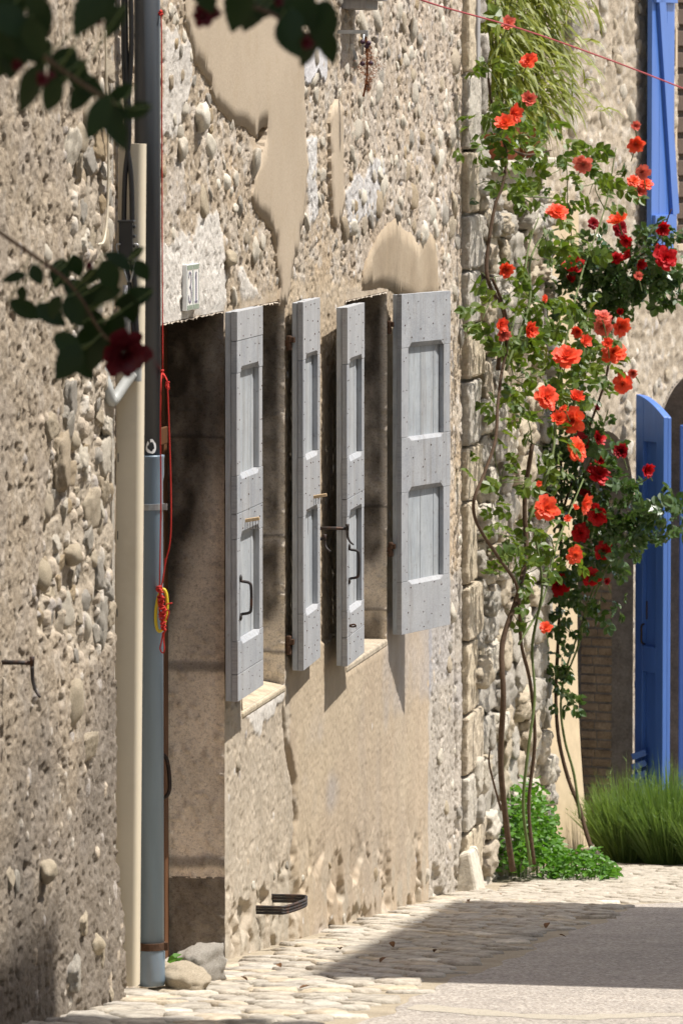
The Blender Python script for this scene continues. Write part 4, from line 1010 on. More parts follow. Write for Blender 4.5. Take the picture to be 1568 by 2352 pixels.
# ================================================================== the pitted house next door (near end of the wall)
near = empty('pitted_house', (.08, 15, ground_z(15)), 'rough pitted render wall with exposed stones, before the beige duct', 'house')
NINV = Matrix.Translation(-Vector(near.location)); XN = .075
ya_, yb_ = 13.6, 16.0; na, nb_ = 300, 760
S, Z = np.meshgrid(np.linspace(ya_, yb_, na), np.linspace(-.1, 3.75, nb_), indexing='ij')
med = fbm(S*6, Z*6, 4, 305); fine = fbm(S*26, Z*26, 4, 309); grit = fbm(S*70, Z*70, 2, 313); ridge = 1-np.abs(2*fbm(S*15, Z*12, 3, 321)-1)
C = c3(.44, .37, .275)*(.80+.4*fbm(S*1.1, Z*1.1, 4, 301))[..., None]
C = paint(C, smooth(.54, .66, fbm(S*20, Z*20, 3, 331))*.45, c3(.56, .50, .41)); C = paint(C, smooth(.55, .7, fbm(S*4, Z*4, 3, 333))*.4, c3(.40, .35, .29))
H = .012*(med-.5)+.006*(fine-.5)+.008*(grit-.5)+.003*(ridge-.75)
pits = smooth(.60, .70, fbm(S*32, Z*26, 3, 343)); H -= .010*pits; C = paint(C, pits*.5, c3(.22, .18, .135))  # pits are cut in, their shadow also painted dark
def np_(pts): return [(at_x(a, b, XN).y, at_x(a, b, XN).z) for a, b in pts]
SW, ZW = S+(fbm(S*7, Z*7, 3, 351)-.5)*.16, Z+(fbm(S*7, Z*7, 3, 353)-.5)*.16
expo = blur(poly_mask(SW, ZW, np_([(150, 330), (215, 280), (280, 60), (280, 1450), (190, 1500), (90, 1450), (110, 1080), (150, 900), (170, 600)])).astype(float), 4)   # render fallen off, stones bare
H -= expo*.012; C = paint(C, expo*.55, c3(.52, .46, .36)); H += expo*.02*(fbm(S*10, Z*10, 3, 361)-.5)
low = 1-smooth(.5, 1.4, Z+.9*(fbm(S*3, Z*2, 3, 371)-.5)-.25*(S-15)); C = paint(C, low*.7, c3(.17, .15, .125))      # dirt at the foot, deepened with painted-in shade towards the near end
H += .05*smooth(0, 1, 1-(Z-.2)/.5)*smooth(15.2, 15.7, S)*.6
bumps = []; rq = random.Random(8)
for _ in range(700):
    y, z = rq.uniform(14.6, 15.98), rq.uniform(.1, 3.6); i, j = int((y-ya_)/(yb_-ya_)*(na-1)), int((z+.1)/3.85*(nb_-1))
    if rq.random() > .18+.8*expo[i, j]: continue
    r = rq.uniform(.008, .022); bumps.append((y, z, r, r*rq.uniform(.8, 1.6), r*.45, rq.choice([0, 1, 1, 2])))
imprint(H, C, S, Z, bumps, cols)
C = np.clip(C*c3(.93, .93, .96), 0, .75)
keep = np.ones((na-1, nb_-1), bool)
bed(H, S, Z, [(15.6, .5, .05)])
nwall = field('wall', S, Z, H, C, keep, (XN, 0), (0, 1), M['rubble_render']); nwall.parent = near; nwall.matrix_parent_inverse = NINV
mb = MB(); mb.box((-.6, 15.99, -.2), (XN-.01, 16.03, 3.75)); o = mb.build('end_wall', M['stone_grey'], near); o.matrix_parent_inverse = NINV
mb = MB(); mb.box((-2.2, 1.0, 3.745), (XN-.006, 16.0, 6.9)); o = mb.build('upper_wall', M['plaster_tan'], near); o.matrix_parent_inverse = NINV
mb = MB(); mb.box((-2.2, 1.0, -.2), (XN-.004, 13.62, 3.74)); o = mb.build('plain_wall', M['plaster_tan'], near); o.matrix_parent_inverse = NINV
mb = MB(); mb.box((-2.5, .8, 6.9), (.45, 15.85, 7.02)); o = mb.build('roof', M['roof_tile'], near); o.matrix_parent_inverse = NINV
placed = []
for _ in range(6000):
    if len(placed) >= 110: break
    y, z = rq.uniform(14.5, 15.95), rq.uniform(.15, 3.5); i, j = int((y-ya_)/(yb_-ya_)*(na-1)), int((z+.1)/3.85*(nb_-1))
    if rq.random() > .02+1.0*expo[i, j]: continue
    r = min(.06, max(.016, rq.lognormvariate(math.log(.031), .40)))
    if any((y-a)**2+(z-b)**2 < (.92*(r+c))**2 for a, b, c in placed): continue
    placed.append((y, z, r))
    lib = BLK if rq.random() < .55 else PEB
    put_stone(nwall, lib, rq.choice(['stone_white', 'stone_cream', 'stone_cream', 'stone_grey', 'stone_grey', 'stone_ochre']), (XN+float(H[i, j])-r*.10, y, z), (r*rq.uniform(.42, .66), r*rq.uniform(.8, 1.4), r*rq.uniform(.8, 1.6)), (rq.uniform(-.7, .7), rq.uniform(-.3, .3), rq.uniform(-.3, .3)))
for (px, py, sz) in ((160, 1275, .030), (100, 2000, .03), (210, 2170, .03)):
    q = at_x(px, py, XN); put_stone(nwall, PEB, 'stone_cream', (XN+.01, min(15.95, q.y), q.z), (sz, sz*1.6, sz*1.1), (0, 0, .2))
for (px, py, sz, m_) in ((205, 2235, .045, 'stone_grey'), (262, 2190, .04, 'stone_cream'), (228, 2120, .03, 'stone_cream')):
    q = at_x(px-40, py, XN); put_stone(nwall, BLK, m_, (XN+.0, min(15.9, q.y), q.z), (sz*.6, sz*1.5, sz), (.2, .1, .2))
q = at_x(8, 1522, XN); shutter_catch((XN, q.y, q.z), .082, 'black iron catch with a long curled tail on the pitted wall', tail=.085)
mb = MB(); mb.tube(spline([at_x(a, b, XN+.022) for a, b in ((243, 70), (245, 200), (249, 340), (248, 470), (240, 550), (226, 562))], 6), .004, 6)
tag(mb.build('thin_cable', M['pvc_beige'], None, True), 'thin cream cable running down the bare stones of the pitted wall', 'cable')

# ================================================================== rubble terrace wall with its tall stone end
terr = empty('terrace_wall', (.02, 26, ground_z(26)), 'grey rubble stone terrace wall behind the orange roses', 'stone wall')
TINV = Matrix.Translation(-Vector(terr.location)); YT0, YT1 = 24.36, 27.62
S, Z = np.meshgrid(np.linspace(YT0, YT1, 180), np.linspace(-1.3, 3.75, 280), indexing='ij')
H = -.03+.03*(fbm(S*9, Z*9, 4, 401)-.5)+.014*(fbm(S*40, Z*40, 2, 405)-.5)
C = c3(.40, .36, .30)*(.75+.5*fbm(S*5, Z*5, 4, 411))[..., None]
ztop = np.where(S < 25.0, 3.9, 2.55)
sc, zc = (S[:-1, :-1]+S[1:, 1:])/2, (Z[:-1, :-1]+Z[1:, 1:])/2
keep = (zc < np.where(sc < 25.0, 3.9, 2.55)) & (zc > (0.075-.104*(np.minimum(sc, 28)-16.58))-.12)
tw = field('wall', S, Z, H, C, keep, (0, 0), (0, 1), M['rubble_render']); tw.parent = terr; tw.matrix_parent_inverse = TINV
mb = MB(); mb.box((-.55, YT0, -1.4), (-.06, YT1, 2.55)); mb.box((-.55, YT0, 2.55), (-.06, 25.0, 3.7)); mb.box((-.08, YT0, -1.3), (-.005, YT0+.02, 3.7)); mb.box((-.06, YT1-.03, -1.4), (-.02, YT1-.005, 2.55)); o = mb.build('core', M['stone_grey'], terr); o.matrix_parent_inverse = TINV
rt_ = random.Random(12); items = []
ROUGH = bpy.data.textures.new('stone_relief', 'CLOUDS'); ROUGH.noise_scale = .06; ROUGH.noise_depth = 4
z = ground_z(24.4)-.06; k = 0
while z < 3.7:                                                     # dressed quoins at the near end
    h = rt_.uniform(.24, .40); l = rt_.uniform(.30, .42) if k % 2 else rt_.uniform(.42, .6)
    items.append(('quoin', YT0+.008+l/2, z+h/2, l/2, h/2-.008, .050+rt_.uniform(-.008, .010))); z += h; k += 1
qs = [(i[1]-i[3], i[1]+i[3], i[2]-i[4]-.01, i[2]+i[4]+.01) for i in items]
z = -1.25
while z < 3.66:
    h = rt_.uniform(.08, .20); y = YT0+.25+rt_.uniform(0, .1); yend = YT1 if z < 2.5 else 25.0
    while y < yend-.03:
        l = rt_.uniform(.12, .34); hh = h*rt_.uniform(.8, 1.12); l = min(l, yend-y)
        yc, zc_ = y+l/2, z+h/2+rt_.uniform(-.012, .012)
        if zc_ > ground_z(yc)-.02 and not any(a < yc-l*.2 and b > yc-l*.2 and c < zc_ < d for a, b, c, d in qs) and not (z < 2.5 < z+h and yc > 25):
            items.append(('stone', yc, zc_, l/2-.006, hh/2-.004, rt_.uniform(.030, .075)))
        y += l
    z += h
items.sort(key=lambda i: -i[3]*i[4])
for n_, (nm, yc, zc_, ly, lz, px_) in enumerate(items):
    m_ = rt_.choice(['stone_grey', 'stone_grey', 'stone_grey', 'stone_white', 'stone_cream', 'stone_cream']) if nm == 'stone' else rt_.choice(['stone_grey', 'stone_cream'])
    if n_ < 298:
        o = put_stone(tw, BLK, m_, (-.045+px_*.5 if nm == 'stone' else -.03, yc, zc_), (px_*1.15 if nm == 'stone' else .062, ly*1.12, lz*1.12), (rt_.uniform(-.08, .08), rt_.uniform(-.12, .12), rt_.uniform(-.06, .06)) if nm == 'stone' else (0, 0, 0), nm)
        if nm == 'quoin':
            mbq = MB(); mbq.box((-.06, -ly, -lz), (.036+rt_.uniform(-.004, .006), ly, lz)); o.data = mbq.mesh('quoin'); o.data.materials.append(M['stone_cream'] if rt_.random() < .6 else M['stone_grey']); o.scale = (1, 1, 1); o.location = (0, yc, zc_)
            b = o.modifiers.new('bevel', 'BEVEL'); b.width = .012; b.segments = 2
            ss = o.modifiers.new('sub', 'SUBSURF'); ss.subdivision_type = 'SIMPLE'; ss.levels = 4; ss.render_levels = 4; dm = o.modifiers.new('rough', 'DISPLACE'); dm.texture = ROUGH; dm.strength = .022; dm.mid_level = .55; dm.texture_coords = 'GLOBAL'
mb = MB(); rest_me = []
jo = MB()
for (nm, yc, zc_, ly, lz, px_) in items[298:]:
    bme = rt_.choice(BLK['stone_grey']); n0 = len(jo.v)
    jo.add([(v.co.x*px_*1.1-.045+px_*.5, yc+v.co.y*ly*1.12, zc_+v.co.z*lz*1.12) for v in bme.vertices], [tuple(p.vertices) for p in bme.polygons])
if jo.v: tag(jo.build('small_stones', M['stone_grey'], tw, True), kind='stuff')
mb = MB(); mb.box((-.5, 25.02, 2.552), (.05, YT1+.03, 2.60)); o = mb.build('coping', M['stone_white'], terr, bevel=.008); o.matrix_parent_inverse = TINV
# pale kerb stone leaning in the corner between the two walls
mb = MB(); g = ground_z(24.4); zt_ = zz(1062, 1950, 24.35)
mb.add([(-.02, 24.26, g-.03), (.10, 24.26, g-.03), (-.02, 24.52, g-.03), (.10, 24.52, g-.03), (.0, 24.28, zt_-.02), (.055, 24.29, zt_), (.0, 24.50, zt_-.01), (.06, 24.50, zt_)], [(0, 2, 3, 1), (4, 5, 7, 6), (0, 1, 5, 4), (2, 6, 7, 3), (0, 4, 6, 2), (1, 3, 7, 5)])
tag(mb.build('guard_stone', M['stone_white'], None, bevel=.015), 'pale wedge shaped guard stone at the foot of the quoins', 'guard stone')
# grey post against the tall stone end
mb = MB(); q = at_x(1092, 40, .03); mb.box((-.02, q.y-.03, 3.02), (.045, q.y+.05, 3.8)); tag(mb.build('grey_post', M['wood_weathered'], None, bevel=.006), 'weathered grey post at the top corner of the rubble wall', 'post')

# ================================================================== far house: plaster pier, arched doorway, blue doors and shutter
FP0 = (-.005, 28.10); FA = math.radians(17); FD = (math.sin(FA), math.cos(FA)); FN = Vector((FD[1], -FD[0], 0)); FDV = Vector((FD[0], FD[1], 0))
far = empty('far_house', (FP0[0], FP0[1], ground_z(28)), 'pebbly rendered house with blue doors and blue shutter beyond the roses', 'house')
FINV = Matrix.Translation(-Vector(far.location))
def fs_(px, py=1200):
    q = at_plane(px, py, FP0, (FP0[0]+FD[0], FP0[1]+FD[1])); return (Vector((q.x-FP0[0], q.y-FP0[1], 0)).dot(FDV), q.z)
def FPT(s, z, h=0.0): return Vector((FP0[0], FP0[1], 0))+FDV*s+FN*h+Vector((0, 0, z))
def fpart(o): o.parent = far; o.matrix_parent_inverse = FINV; return o
sA, sB = fs_(1312)[0], fs_(1449)[0]; rad = (sB-sA)/2; zsp = fs_(1380, 990)[1]-rad; cA = (sA+sB)/2
sC = fs_(1488)[0]; radC = .62; cC = sC+radC; zspC = fs_(1540, 862)[1]-radC
sU = fs_(1550)[0]; zU = fs_(1520, 565)[1]
S, Z = np.meshgrid(np.linspace(-2.7, 3.2, 500), np.linspace(-1.3, 3.9, 420), indexing='ij')
med = fbm(S*6, Z*6, 4, 505); fine = fbm(S*24, Z*24, 3, 509)
H = .018*(med-.5)+.026*(fine-.5)+.012*(fbm(S*50, Z*50, 2, 511)-.5)
C = c3(.43, .365, .275)*(.8+.4*fbm(S*1.6, Z*1.6, 4, 515))[..., None]; C = paint(C, smooth(.55, .66, fbm(S*18, Z*18, 3, 519))*.5, c3(.56, .51, .43))
bumps = []
for _ in range(800):
    s, z = rq.uniform(-.2, 1.6), rq.uniform(-.2, 3.8); r = rq.uniform(.008, .02); bumps.append((s, z, r, r*rq.uniform(.8, 1.6), r*.45, rq.choice([0, 1, 1, 2])))
imprint(H, C, S, Z, bumps, cols)
C = np.clip(C*c3(1.02, 1.03, 1.06), 0, .75)
def in_arch(s, z): return ((np.abs(s-cA) < rad) & (z < zsp)) | ((s-cA)**2+(z-zsp)**2 < rad**2) & (z >= zsp)
def in_arch2(s, z): return ((np.abs(s-cC) < radC) & (z < zspC)) | ((s-cC)**2+(z-zspC)**2 < radC**2) & (z >= zspC)
# pull grid points onto the arch lines so the openings are round, not stepped
for (cs, rr, zs0) in ((cA, rad, zsp), (cC, radC, zspC)):
    dx, dz_ = S-cs, np.maximum(Z-zs0, 0); rr_ = np.hypot(dx, dz_); nearm = np.abs(rr_-rr) < .008
    f = np.where(nearm & (rr_ > 0), rr/np.maximum(rr_, 1e-6), 1); S = np.where(nearm, cs+dx*f, S); Z = np.where(nearm & (Z > zs0), zs0+dz_*f, Z)
sc, zc = (S[:-1, :-1]+S[1:, 1:])/2, (Z[:-1, :-1]+Z[1:, 1:])/2
keep = ~in_arch(sc, zc) & ~in_arch2(sc, zc) & ~((sc > sU) & (sc < sU+.95) & (zc > zU)) & ((sc > -.35) | (zc > 2.45))
fw_ = fpart(field('wall', S, Z, H, C, keep, FP0, FD, M['rubble_render']))
pl = []
for _ in range(3000):
    if len(pl) >= 120: break
    s, z = rq.uniform(-.1, 1.55), rq.uniform(.9, 3.75); r = min(.05, max(.016, rq.lognormvariate(math.log(.026), .4)))
    if bool(in_arch(np.array(s), np.array(z))) or bool(in_arch2(np.array(s), np.array(z))) or (s > sU-.04 and z > zU-.05) or any((s-a)**2+(z-b)**2 < (1.1*(r+c))**2 for a, b, c in pl): continue
    pl.append((s, z, r)); put_stone(fw_, PEB, rq.choice(['stone_white', 'stone_white', 'stone_cream', 'stone_grey']), FPT(s, z, -r*.1), (r*.5, r*rq.uniform(.8, 1.4), r*rq.uniform(.9, 1.7)), (rq.uniform(-.5, .5), 0, -FA))
for (px, py, sz) in ((1310, 60, .06), (1300, 215, .045), (1390, 640, .03)):
    s, z = fs_(px, py); put_stone(fw_, BLK, 'stone_grey', FPT(s, z, .01), (sz*.6, sz*1.2, sz), (.2, .1, -FA))
# reveals of the two arches, and the square window
def arch_reveal(cs, rr, zs0, depth, mat, zbot=-1.3):
    prof = [(cs-rr, zbot)]+[(cs+rr*math.cos(math.pi-math.pi*k/20), zs0+rr*math.sin(math.pi*k/20)) for k in range(21)]+[(cs+rr, zbot)]
    mb = MB(); vs = []
    for (s, z) in prof: vs += [FPT(s, z, .012), FPT(s, z, -depth)]
    mb.add(vs, [(2*i, 2*i+1, 2*i+3, 2*i+2) for i in range(len(prof)-1)]); o = mb.build('arch_reveal', M[mat]); return fpart(o)
arch_reveal(cA, rad, zsp, .40, 'stone_dark'); arch_reveal(cC, radC, zspC, .40, 'stone_dark')
mb = MB()
for (a, b) in ((sA-.1, sB+.1), (cC-radC-.1, cC+radC+.1)):
    p0 = FPT(a, -1.3, -.42); mb.frame_box(p0, FDV, FN*-1, Vector((0, 0, 1)), b-a, .04, 3.0)
fpart(mb.build('inner_door', M['blue_dark'] if 'blue_dark' in M else mat_simple('blue_dark', (.02, .035, .13), .6)))
mb = MB(); mb.frame_box(FPT(sU-.05, zU-.03, -.13), FDV, FN*-1, Vector((0, 0, 1)), 1.3, .04, 1.9); fpart(mb.build('inner_shutter', M['wood_dark'] if 'wood_dark' in M else mat_simple('wood_dark', (.09, .06, .04), .8)))
for k in range(12):
    mb = MB(); mb.frame_box(FPT(sU, zU+.02+k*.12, -.125), FDV, FN, Vector((0, 0, 1)), .95, .03, .085); fpart(mb.build('louvre', M['wood_dark'], bevel=.004))
mb = MB(); mb.frame_box(FPT(sU-.005, zU-.03, .012), FDV, FN*-1, Vector((0, 0, 1)), .96, .3, .03); mb.frame_box(FPT(sU-.03, zU, .0), FDV, FN*-1, Vector((0, 0, 1)), .03, .3, 1.9); fpart(mb.build('window_reveal', M['plaster_tan']))
# bricks of the doorway's far jamb
rbk = random.Random(6); z = -1.15; k = 0; jb_ = None
mbj = MB(); mbj.frame_box(FPT(sB-.002, -1.2, -.30), FN, FDV, Vector((0, 0, 1)), .19, .03, 1.9)
back = fpart(mbj.build('jamb_mortar', M['stone_dark']))
while z < .72:
    h = .048; cut = [0, .09+rbk.uniform(-.03, .03), .185]
    for a, b in zip(cut[:-1], cut[1:]):
        d = rbk.uniform(0, .006); mb = MB(); mb.frame_box(FPT(sB-.012+d, z, -.295+a+.003), FN, FDV, Vector((0, 0, 1)), b-a-.006, .03, h-.009)
        mb.build('brick', M['brick_pale'] if 'brick_pale' in M else mat_stone('brick_pale', (.40, .30, .20), (.46, .36, .26)), back, bevel=.004)
    z += h+.003
# sand coloured plaster pier with a spreading foot
pr = []; g0 = ground_z(28.1)-.05
s0p, s1p = -.42, sA-.004
for k in range(25):
    z = g0+(2.35-g0)*k/24; t = max(0, 1-(z-g0)/1.25); pr.append((z, .045+.085*t**2))
mb = MB(); vs = []
for (z, e) in pr:
    vs += [FPT(s0p, z, -.05), FPT(s0p, z, e), FPT(s1p-.03, z, e+.004), FPT(s1p, z, e-.03), FPT(s1p, z, -.05)]
fs = [(i*5+j, i*5+j+1, i*5+j+6, i*5+j+5) for i in range(24) for j in range(4)]+[(120, 121, 122, 123, 124)]
mb.add(vs, fs); o = fpart(mb.build('pier', M['plaster_sand'] if 'plaster_sand' in M else mat_simple('plaster_sand', (.56, .45, .30), .95, .1, var=.12, scale=12, bump=.4), None, False)); fix_normals(o)
mb = MB(); mb.frame_box(FPT(-.15, g0-.1, .02), FDV, FN, Vector((0, 0, 1)), .34, .17, .20); tag(mb.build('step_block', M['stone_cream'], None, bevel=.02), 'worn stone block at the foot of the sandy pier', 'stone block')
# blue door leaf with two sunk panels and a curved top
def door_leaf(name, L, R, zt0, zt1, zb, thick, label, parent_fix, panels=True):
    L, R = Vector(L), Vector(R); d = (R-L); d.z = 0; w = d.length; d.normalize(); nrm = Vector((d.y, -d.x, 0)); root = bpy.data.objects.new(name, None); COL.objects.link(root); root['label'] = label; parent_fix(root)
    def topz(u): t = u/w; return zt0+(zt1-zt0)*t**1.6
    def slab(u0, u1, z0, z1, t0, t1, nm, curved=False):
        n = 8; vs = []; 
        for k in range(n+1):
            u = u0+(u1-u0)*k/n; zt = topz(u)+z1 if curved else z1
            for t in (t0, t1): vs += [L+d*u+nrm*t+Vector((0, 0, z0-L.z)), L+d*u+nrm*t+Vector((0, 0, zt-L.z))]
        f = []
        for k in range(n):
            a = 4*k; b = a+4; f += [(a+2, b+2, b+3, a+3), (a, a+1, b+1, b), (a+1, a+3, b+3, b+1), (a, b, b+2, a+2)]
        f += [(0, 2, 3, 1), (4*n, 4*n+1, 4*n+3, 4*n+2)]
        mb = MB(); mb.add(vs, f); o = mb.build(nm, M['blue_paint'], root, bevel=.003); fix_normals(o); return o
    slab(.0, w, zb, -.004, 0, thick*.45, 'board', True)
    st = .075
    slab(0, st, zb, 0, thick*.45, thick, 'stile', True); slab(w-st, w, zb, 0, thick*.45, thick, 'stile', True)
    zm = zb+(zt1-zb)*.42
    slab(st, w-st, zb, zb+.16, thick*.45, thick-.001, 'rail'); slab(st, w-st, zm-.07, zm+.07, thick*.45, thick-.001, 'rail')
    slab(st, w-st, zt1-.14, 0, thick*.45, thick-.001, 'rail', True)
    return root
def par_far(o): fpart(o)
yl = 29.0
Lp, Rp = at_y(1477, 905, 29.02), at_y(1541, 950, 28.80)
door_leaf('door_leaf', (Lp.x, Lp.y, 0), (Rp.x, Rp.y, 0), at_y(1477, 905, 29.02).z, at_y(1541, 958, 28.8).z, -1.08, .05, 'open blue door leaf with curved top and sunk panels', par_far)
mb = MB(); a, b = at_y(1459, 1200, 29.05), at_y(1476, 1200, 29.05)
zt_ = at_y(1465, 1185, 29.05).z
mb.box((a.x, 29.04, -1.1), ((a.x*.45+b.x*.55), 29.09, zt_)); mb.box(((a.x*.45+b.x*.55)+.003, 29.03, -1.1), (b.x, 29.09, zt_+.02)); mb.box((a.x, 29.01, at_y(1465, 1580, 29.05).z), (b.x+.01, 29.04, at_y(1465, 1560, 29.05).z)); fpart(mb.build('door_post', M['blue_paint'], None, bevel=.004))
mb = MB(); q = at_y(1489, 1400, 28.98); mb.box((q.x-.012, 28.94, q.z-.05), (q.x+.012, 28.975, q.z+.05)); mb.box((q.x-.02, 28.95, q.z), (q.x-.012, 28.965, q.z+.03)); fpart(mb.build('lock', M['iron'], None, bevel=.003))
mb = MB(); mb.tube(spline([at_y(1486, 1432, 28.98), at_y(1473, 1436, 28.92), at_y(1472, 1455, 28.92), at_y(1473, 1476, 28.92), at_y(1487, 1480, 28.98)], 5), .006, 7); fpart(mb.build('door_handle', M['iron'], None, True))
a = at_y(1558, 960, 29.35); door_leaf('door_leaf', (a.x, 29.40, 0), (a.x+.46, 29.48, 0), a.z-.04, a.z+.03, -1.08, .05, 'second blue door leaf, standing behind the curved one', par_far)
# blue slatted planter edge at the foot of the door
for k, py in enumerate((1738, 1762, 1786)):
    q = at_y(1452, py, 28.9); mb = MB(); mb.frame_box((q.x, 28.9, q.z-.02), Vector((.85, -.1, .33)).normalized(), Vector((.1, 1, 0)).normalized(), Vector((-.3, 0, .9)).normalized(), .085, .03, .035); fpart(mb.build('boot_slat', M['blue_paint'], None, bevel=.003))
# blue upper shutter standing open from the wall
sL0 = fs_(1463, 300)[0]; zS = fs_(1520, 575)[1]; wL = .32; hL = .055
ul = bpy.data.objects.new('blue_shutter', None); COL.objects.link(ul); ul['label'] = 'blue upper shutter folded back on the far wall'; fpart(ul)
for i in range(3):
    mb = MB(); mb.frame_box(FPT(sL0+wL*i/3+.001, zS, hL), FDV, FN, Vector((0, 0, 1)), wL/3-.002, .028, 1.75); mb.build('board', M['blue_paint'], ul, bevel=.002)
for zr in (zS+.10, zS+1.35):
    mb = MB(); mb.frame_box(FPT(sL0+.01, zr, hL+.0275), FDV, FN, Vector((0, 0, 1)), wL-.02, .022, .10); mb.build('batten', M['blue_paint'], ul, bevel=.002)
p0, p1_ = Vector((sL0+.05, zS+1.36)), Vector((sL0+wL-.06, zS+.19)); dd = (p1_-p0).normalized(); L_ = (p1_-p0).length
mb = MB(); mb.frame_box(FPT(p0.x, p0.y, hL+.0275), FDV*dd.x+Vector((0, 0, dd.y)), FN, FDV*-dd.y+Vector((0, 0, dd.x)), L_, .022, .09); fix_normals(mb.build('brace', M['blue_paint'], ul, bevel=.002))
for zr in (zS+.15, zS+1.40):
    mb = MB(); mb.frame_box(FPT(sL0+wL-.02, zr-.02, .0), FDV, FN, Vector((0, 0, 1)), .05, hL+.03, .03); mb.build('hinge', M['iron'], ul)

mb = MB(); mb.frame_box(FPT(-2.7, 3.895, -.004), FDV, FN*-1, Vector((0, 0, 1)), 5.9, .5, 2.8); fix_normals(fpart(mb.build('upper_wall', M['plaster_tan'])))
mb = MB(); mb.frame_box(FPT(-2.8, 6.695, .4), FDV, FN*-1, Vector((0, 0, 1)), 6.1, 3.0, .12); fix_normals(fpart(mb.build('roof', M['roof_tile'])))
mb = MB(); mb.frame_box(FPT(3.19, -1.3, -.01), FDV, FN*-1, Vector((0, 0, 1)), 6.0, .4, 8.0); fix_normals(fpart(mb.build('plain_wall', M['plaster_tan'])))

a, b = at_y(1309, 1300, 28.34), at_y(1322, 1300, 28.34)
mb = MB(); mb.box((a.x, 28.34, -1.1), (b.x, 28.38, zsp+.05)); fpart(mb.build('door_edge', M['blue_paint'], None, bevel=.003))
# ================================================================== leaves, blooms
def leaflet(vs, fs, base, d, n, L, W, fold=.38, curl=.28):
    """one folded leaflet with an ovate outline"""
    base, d, n = Vector(base), Vector(d).normalized(), Vector(n); n = (n-d*n.dot(d)).normalized(); s = d.cross(n); k = len(vs)
    for (t, w) in ((0, 0), (.22, .38), (.5, .5), (.78, .34), (1, 0)):
        c = base+d*(L*t)-n*(curl*L*t*t)
        if w == 0: vs.append(c)
        else:
            vs.append(c-n*(fold*W*w*.4)); vs.append(c-s*(W*w)+n*(fold*W*w)); vs.append(c+s*(W*w)+n*(fold*W*w))
    fs += [(k, k+1, k+2), (k, k+3, k+1), (k+1, k+4, k+5, k+2), (k+1, k+3, k+6, k+4), (k+4, k+7, k+8, k+5), (k+4, k+6, k+9, k+7), (k+7, k+10, k+8), (k+7, k+9, k+10)]
def toothed_leaf(vs, fs, base, d, n, L, W, fold=.2, curl=.12, seed=0):
    """a large leaf with a pointed tip and a toothed edge, for the branches close by"""
    base, d, n = Vector(base), Vector(d).normalized(), Vector(n); n = (n-d*n.dot(d)).normalized(); s = d.cross(n); k = len(vs); N = 16
    for i in range(N+1):
        t = i/N; w = .5*W*(math.sin(math.pi*t**.82)**.85 if 0 < t < 1 else 0)*(1+(.07 if i % 2 else -.05)); c = base+d*(L*t)-n*(curl*L*t*t)
        vs += [c-s*w+n*(fold*w), c, c+s*w+n*(fold*w)]
    for i in range(N): a = k+3*i; fs += [(a, a+1, a+4, a+3), (a+1, a+2, a+5, a+4)]
def compound_leaf(seed, size=.10, nl=5):
    r = random.Random(seed); vs = []; fs = []; Z = Vector((0, 0, 1)); Y = Vector((0, 1, 0)); X = Vector((1, 0, 0))
    def jit(v, a=.18): return v+Vector((r.uniform(-a, a), r.uniform(-a, a), r.uniform(-a, a)))
    leaflet(vs, fs, Y*size*.62, jit(Y), jit(Z), size*.50, size*.40)
    for t in ((.28, .60) if nl == 5 else (.55,)):
        for s in (-1, 1):
            leaflet(vs, fs, Y*size*t, jit(X*s+Y*.55), jit(Z, .3), size*r.uniform(.40, .50), size*r.uniform(.30, .38))
    k = len(vs); w = size*.012
    vs += [X*-w, X*w, Y*size*.64+X*w, Y*size*.64-X*w]; fs.append((k, k+1, k+2, k+3))
    mb = MB(); mb.add(vs, fs); return mb
def rose_mesh(name, seed, mat, R=.05, openness=1.0):
    """layers of petals wrapped round the axis, reflexed outside, closing to a bud inside"""
    r = random.Random(seed); vs = []; fs = []; tips = []; nu, nv = 5, 4
    for (ring, cnt, L, tilt, phi, curl) in ((0, 6, 1.02, 78, 36, .30), (1, 7, .97, 62, 32, .30), (2, 7, .88, 47, 32, .26), (3, 7, .78, 34, 32, .22), (4, 6, .67, 23, 34, .16), (5, 5, .56, 13, 38, .08), (6, 4, .46, 4, 46, 0), (7, 3, .36, -2, 60, -.05)):
        for i in range(cnt):
            a0 = 2*math.pi*(i+.5*(ring % 2)+r.uniform(-.14, .14))/cnt; tl = math.radians(tilt*openness+r.uniform(-9, 9)); ll = L*r.uniform(.88, 1.08); k = len(vs); ruf = r.uniform(0, 6.28); off = r.uniform(-.02, .03)
            for v in range(nv+1):
                t = v/nv
                for u in range(nu+1):
                    w = (u/nu-.5)*2; wid = math.radians(phi)*(.55+.45*math.sin(math.pi*min(1, .12+.62*t)))*(1-.25*max(0, t-.75)*4*w*w)
                    tt = t*(1-.10*w*w*t); ro = .07+off*t+ll*(math.sin(tl)*tt+curl*openness*tt**3*.6); zo = ll*(math.cos(tl)*tt*.82-curl*openness*.42*tt**3)-.02*(7-ring)
                    ro *= 1-.06*w*w; rf = .075*math.sin(ruf+w*4.2)*t*t; ang = a0+w*wid
                    vs.append(((ro+rf)*math.cos(ang)*R, (ro+rf)*math.sin(ang)*R, (zo+rf*.8)*R)); tips.append(t)
            fs += [(k+v*(nu+1)+u, k+v*(nu+1)+u+1, k+(v+1)*(nu+1)+u+1, k+(v+1)*(nu+1)+u) for v in range(nv) for u in range(nu)]
    mb = MB(); mb.add(vs, fs); me = mb.mesh(name, True); a = me.color_attributes.new('tip', 'FLOAT_COLOR', 'POINT')
    cc = np.ones((len(vs), 4), np.float32); cc[:, :3] = np.array(tips, np.float32)[:, None]**1.3; a.data.foreach_set('color', cc.ravel()); me.materials.append(M[mat]); return me
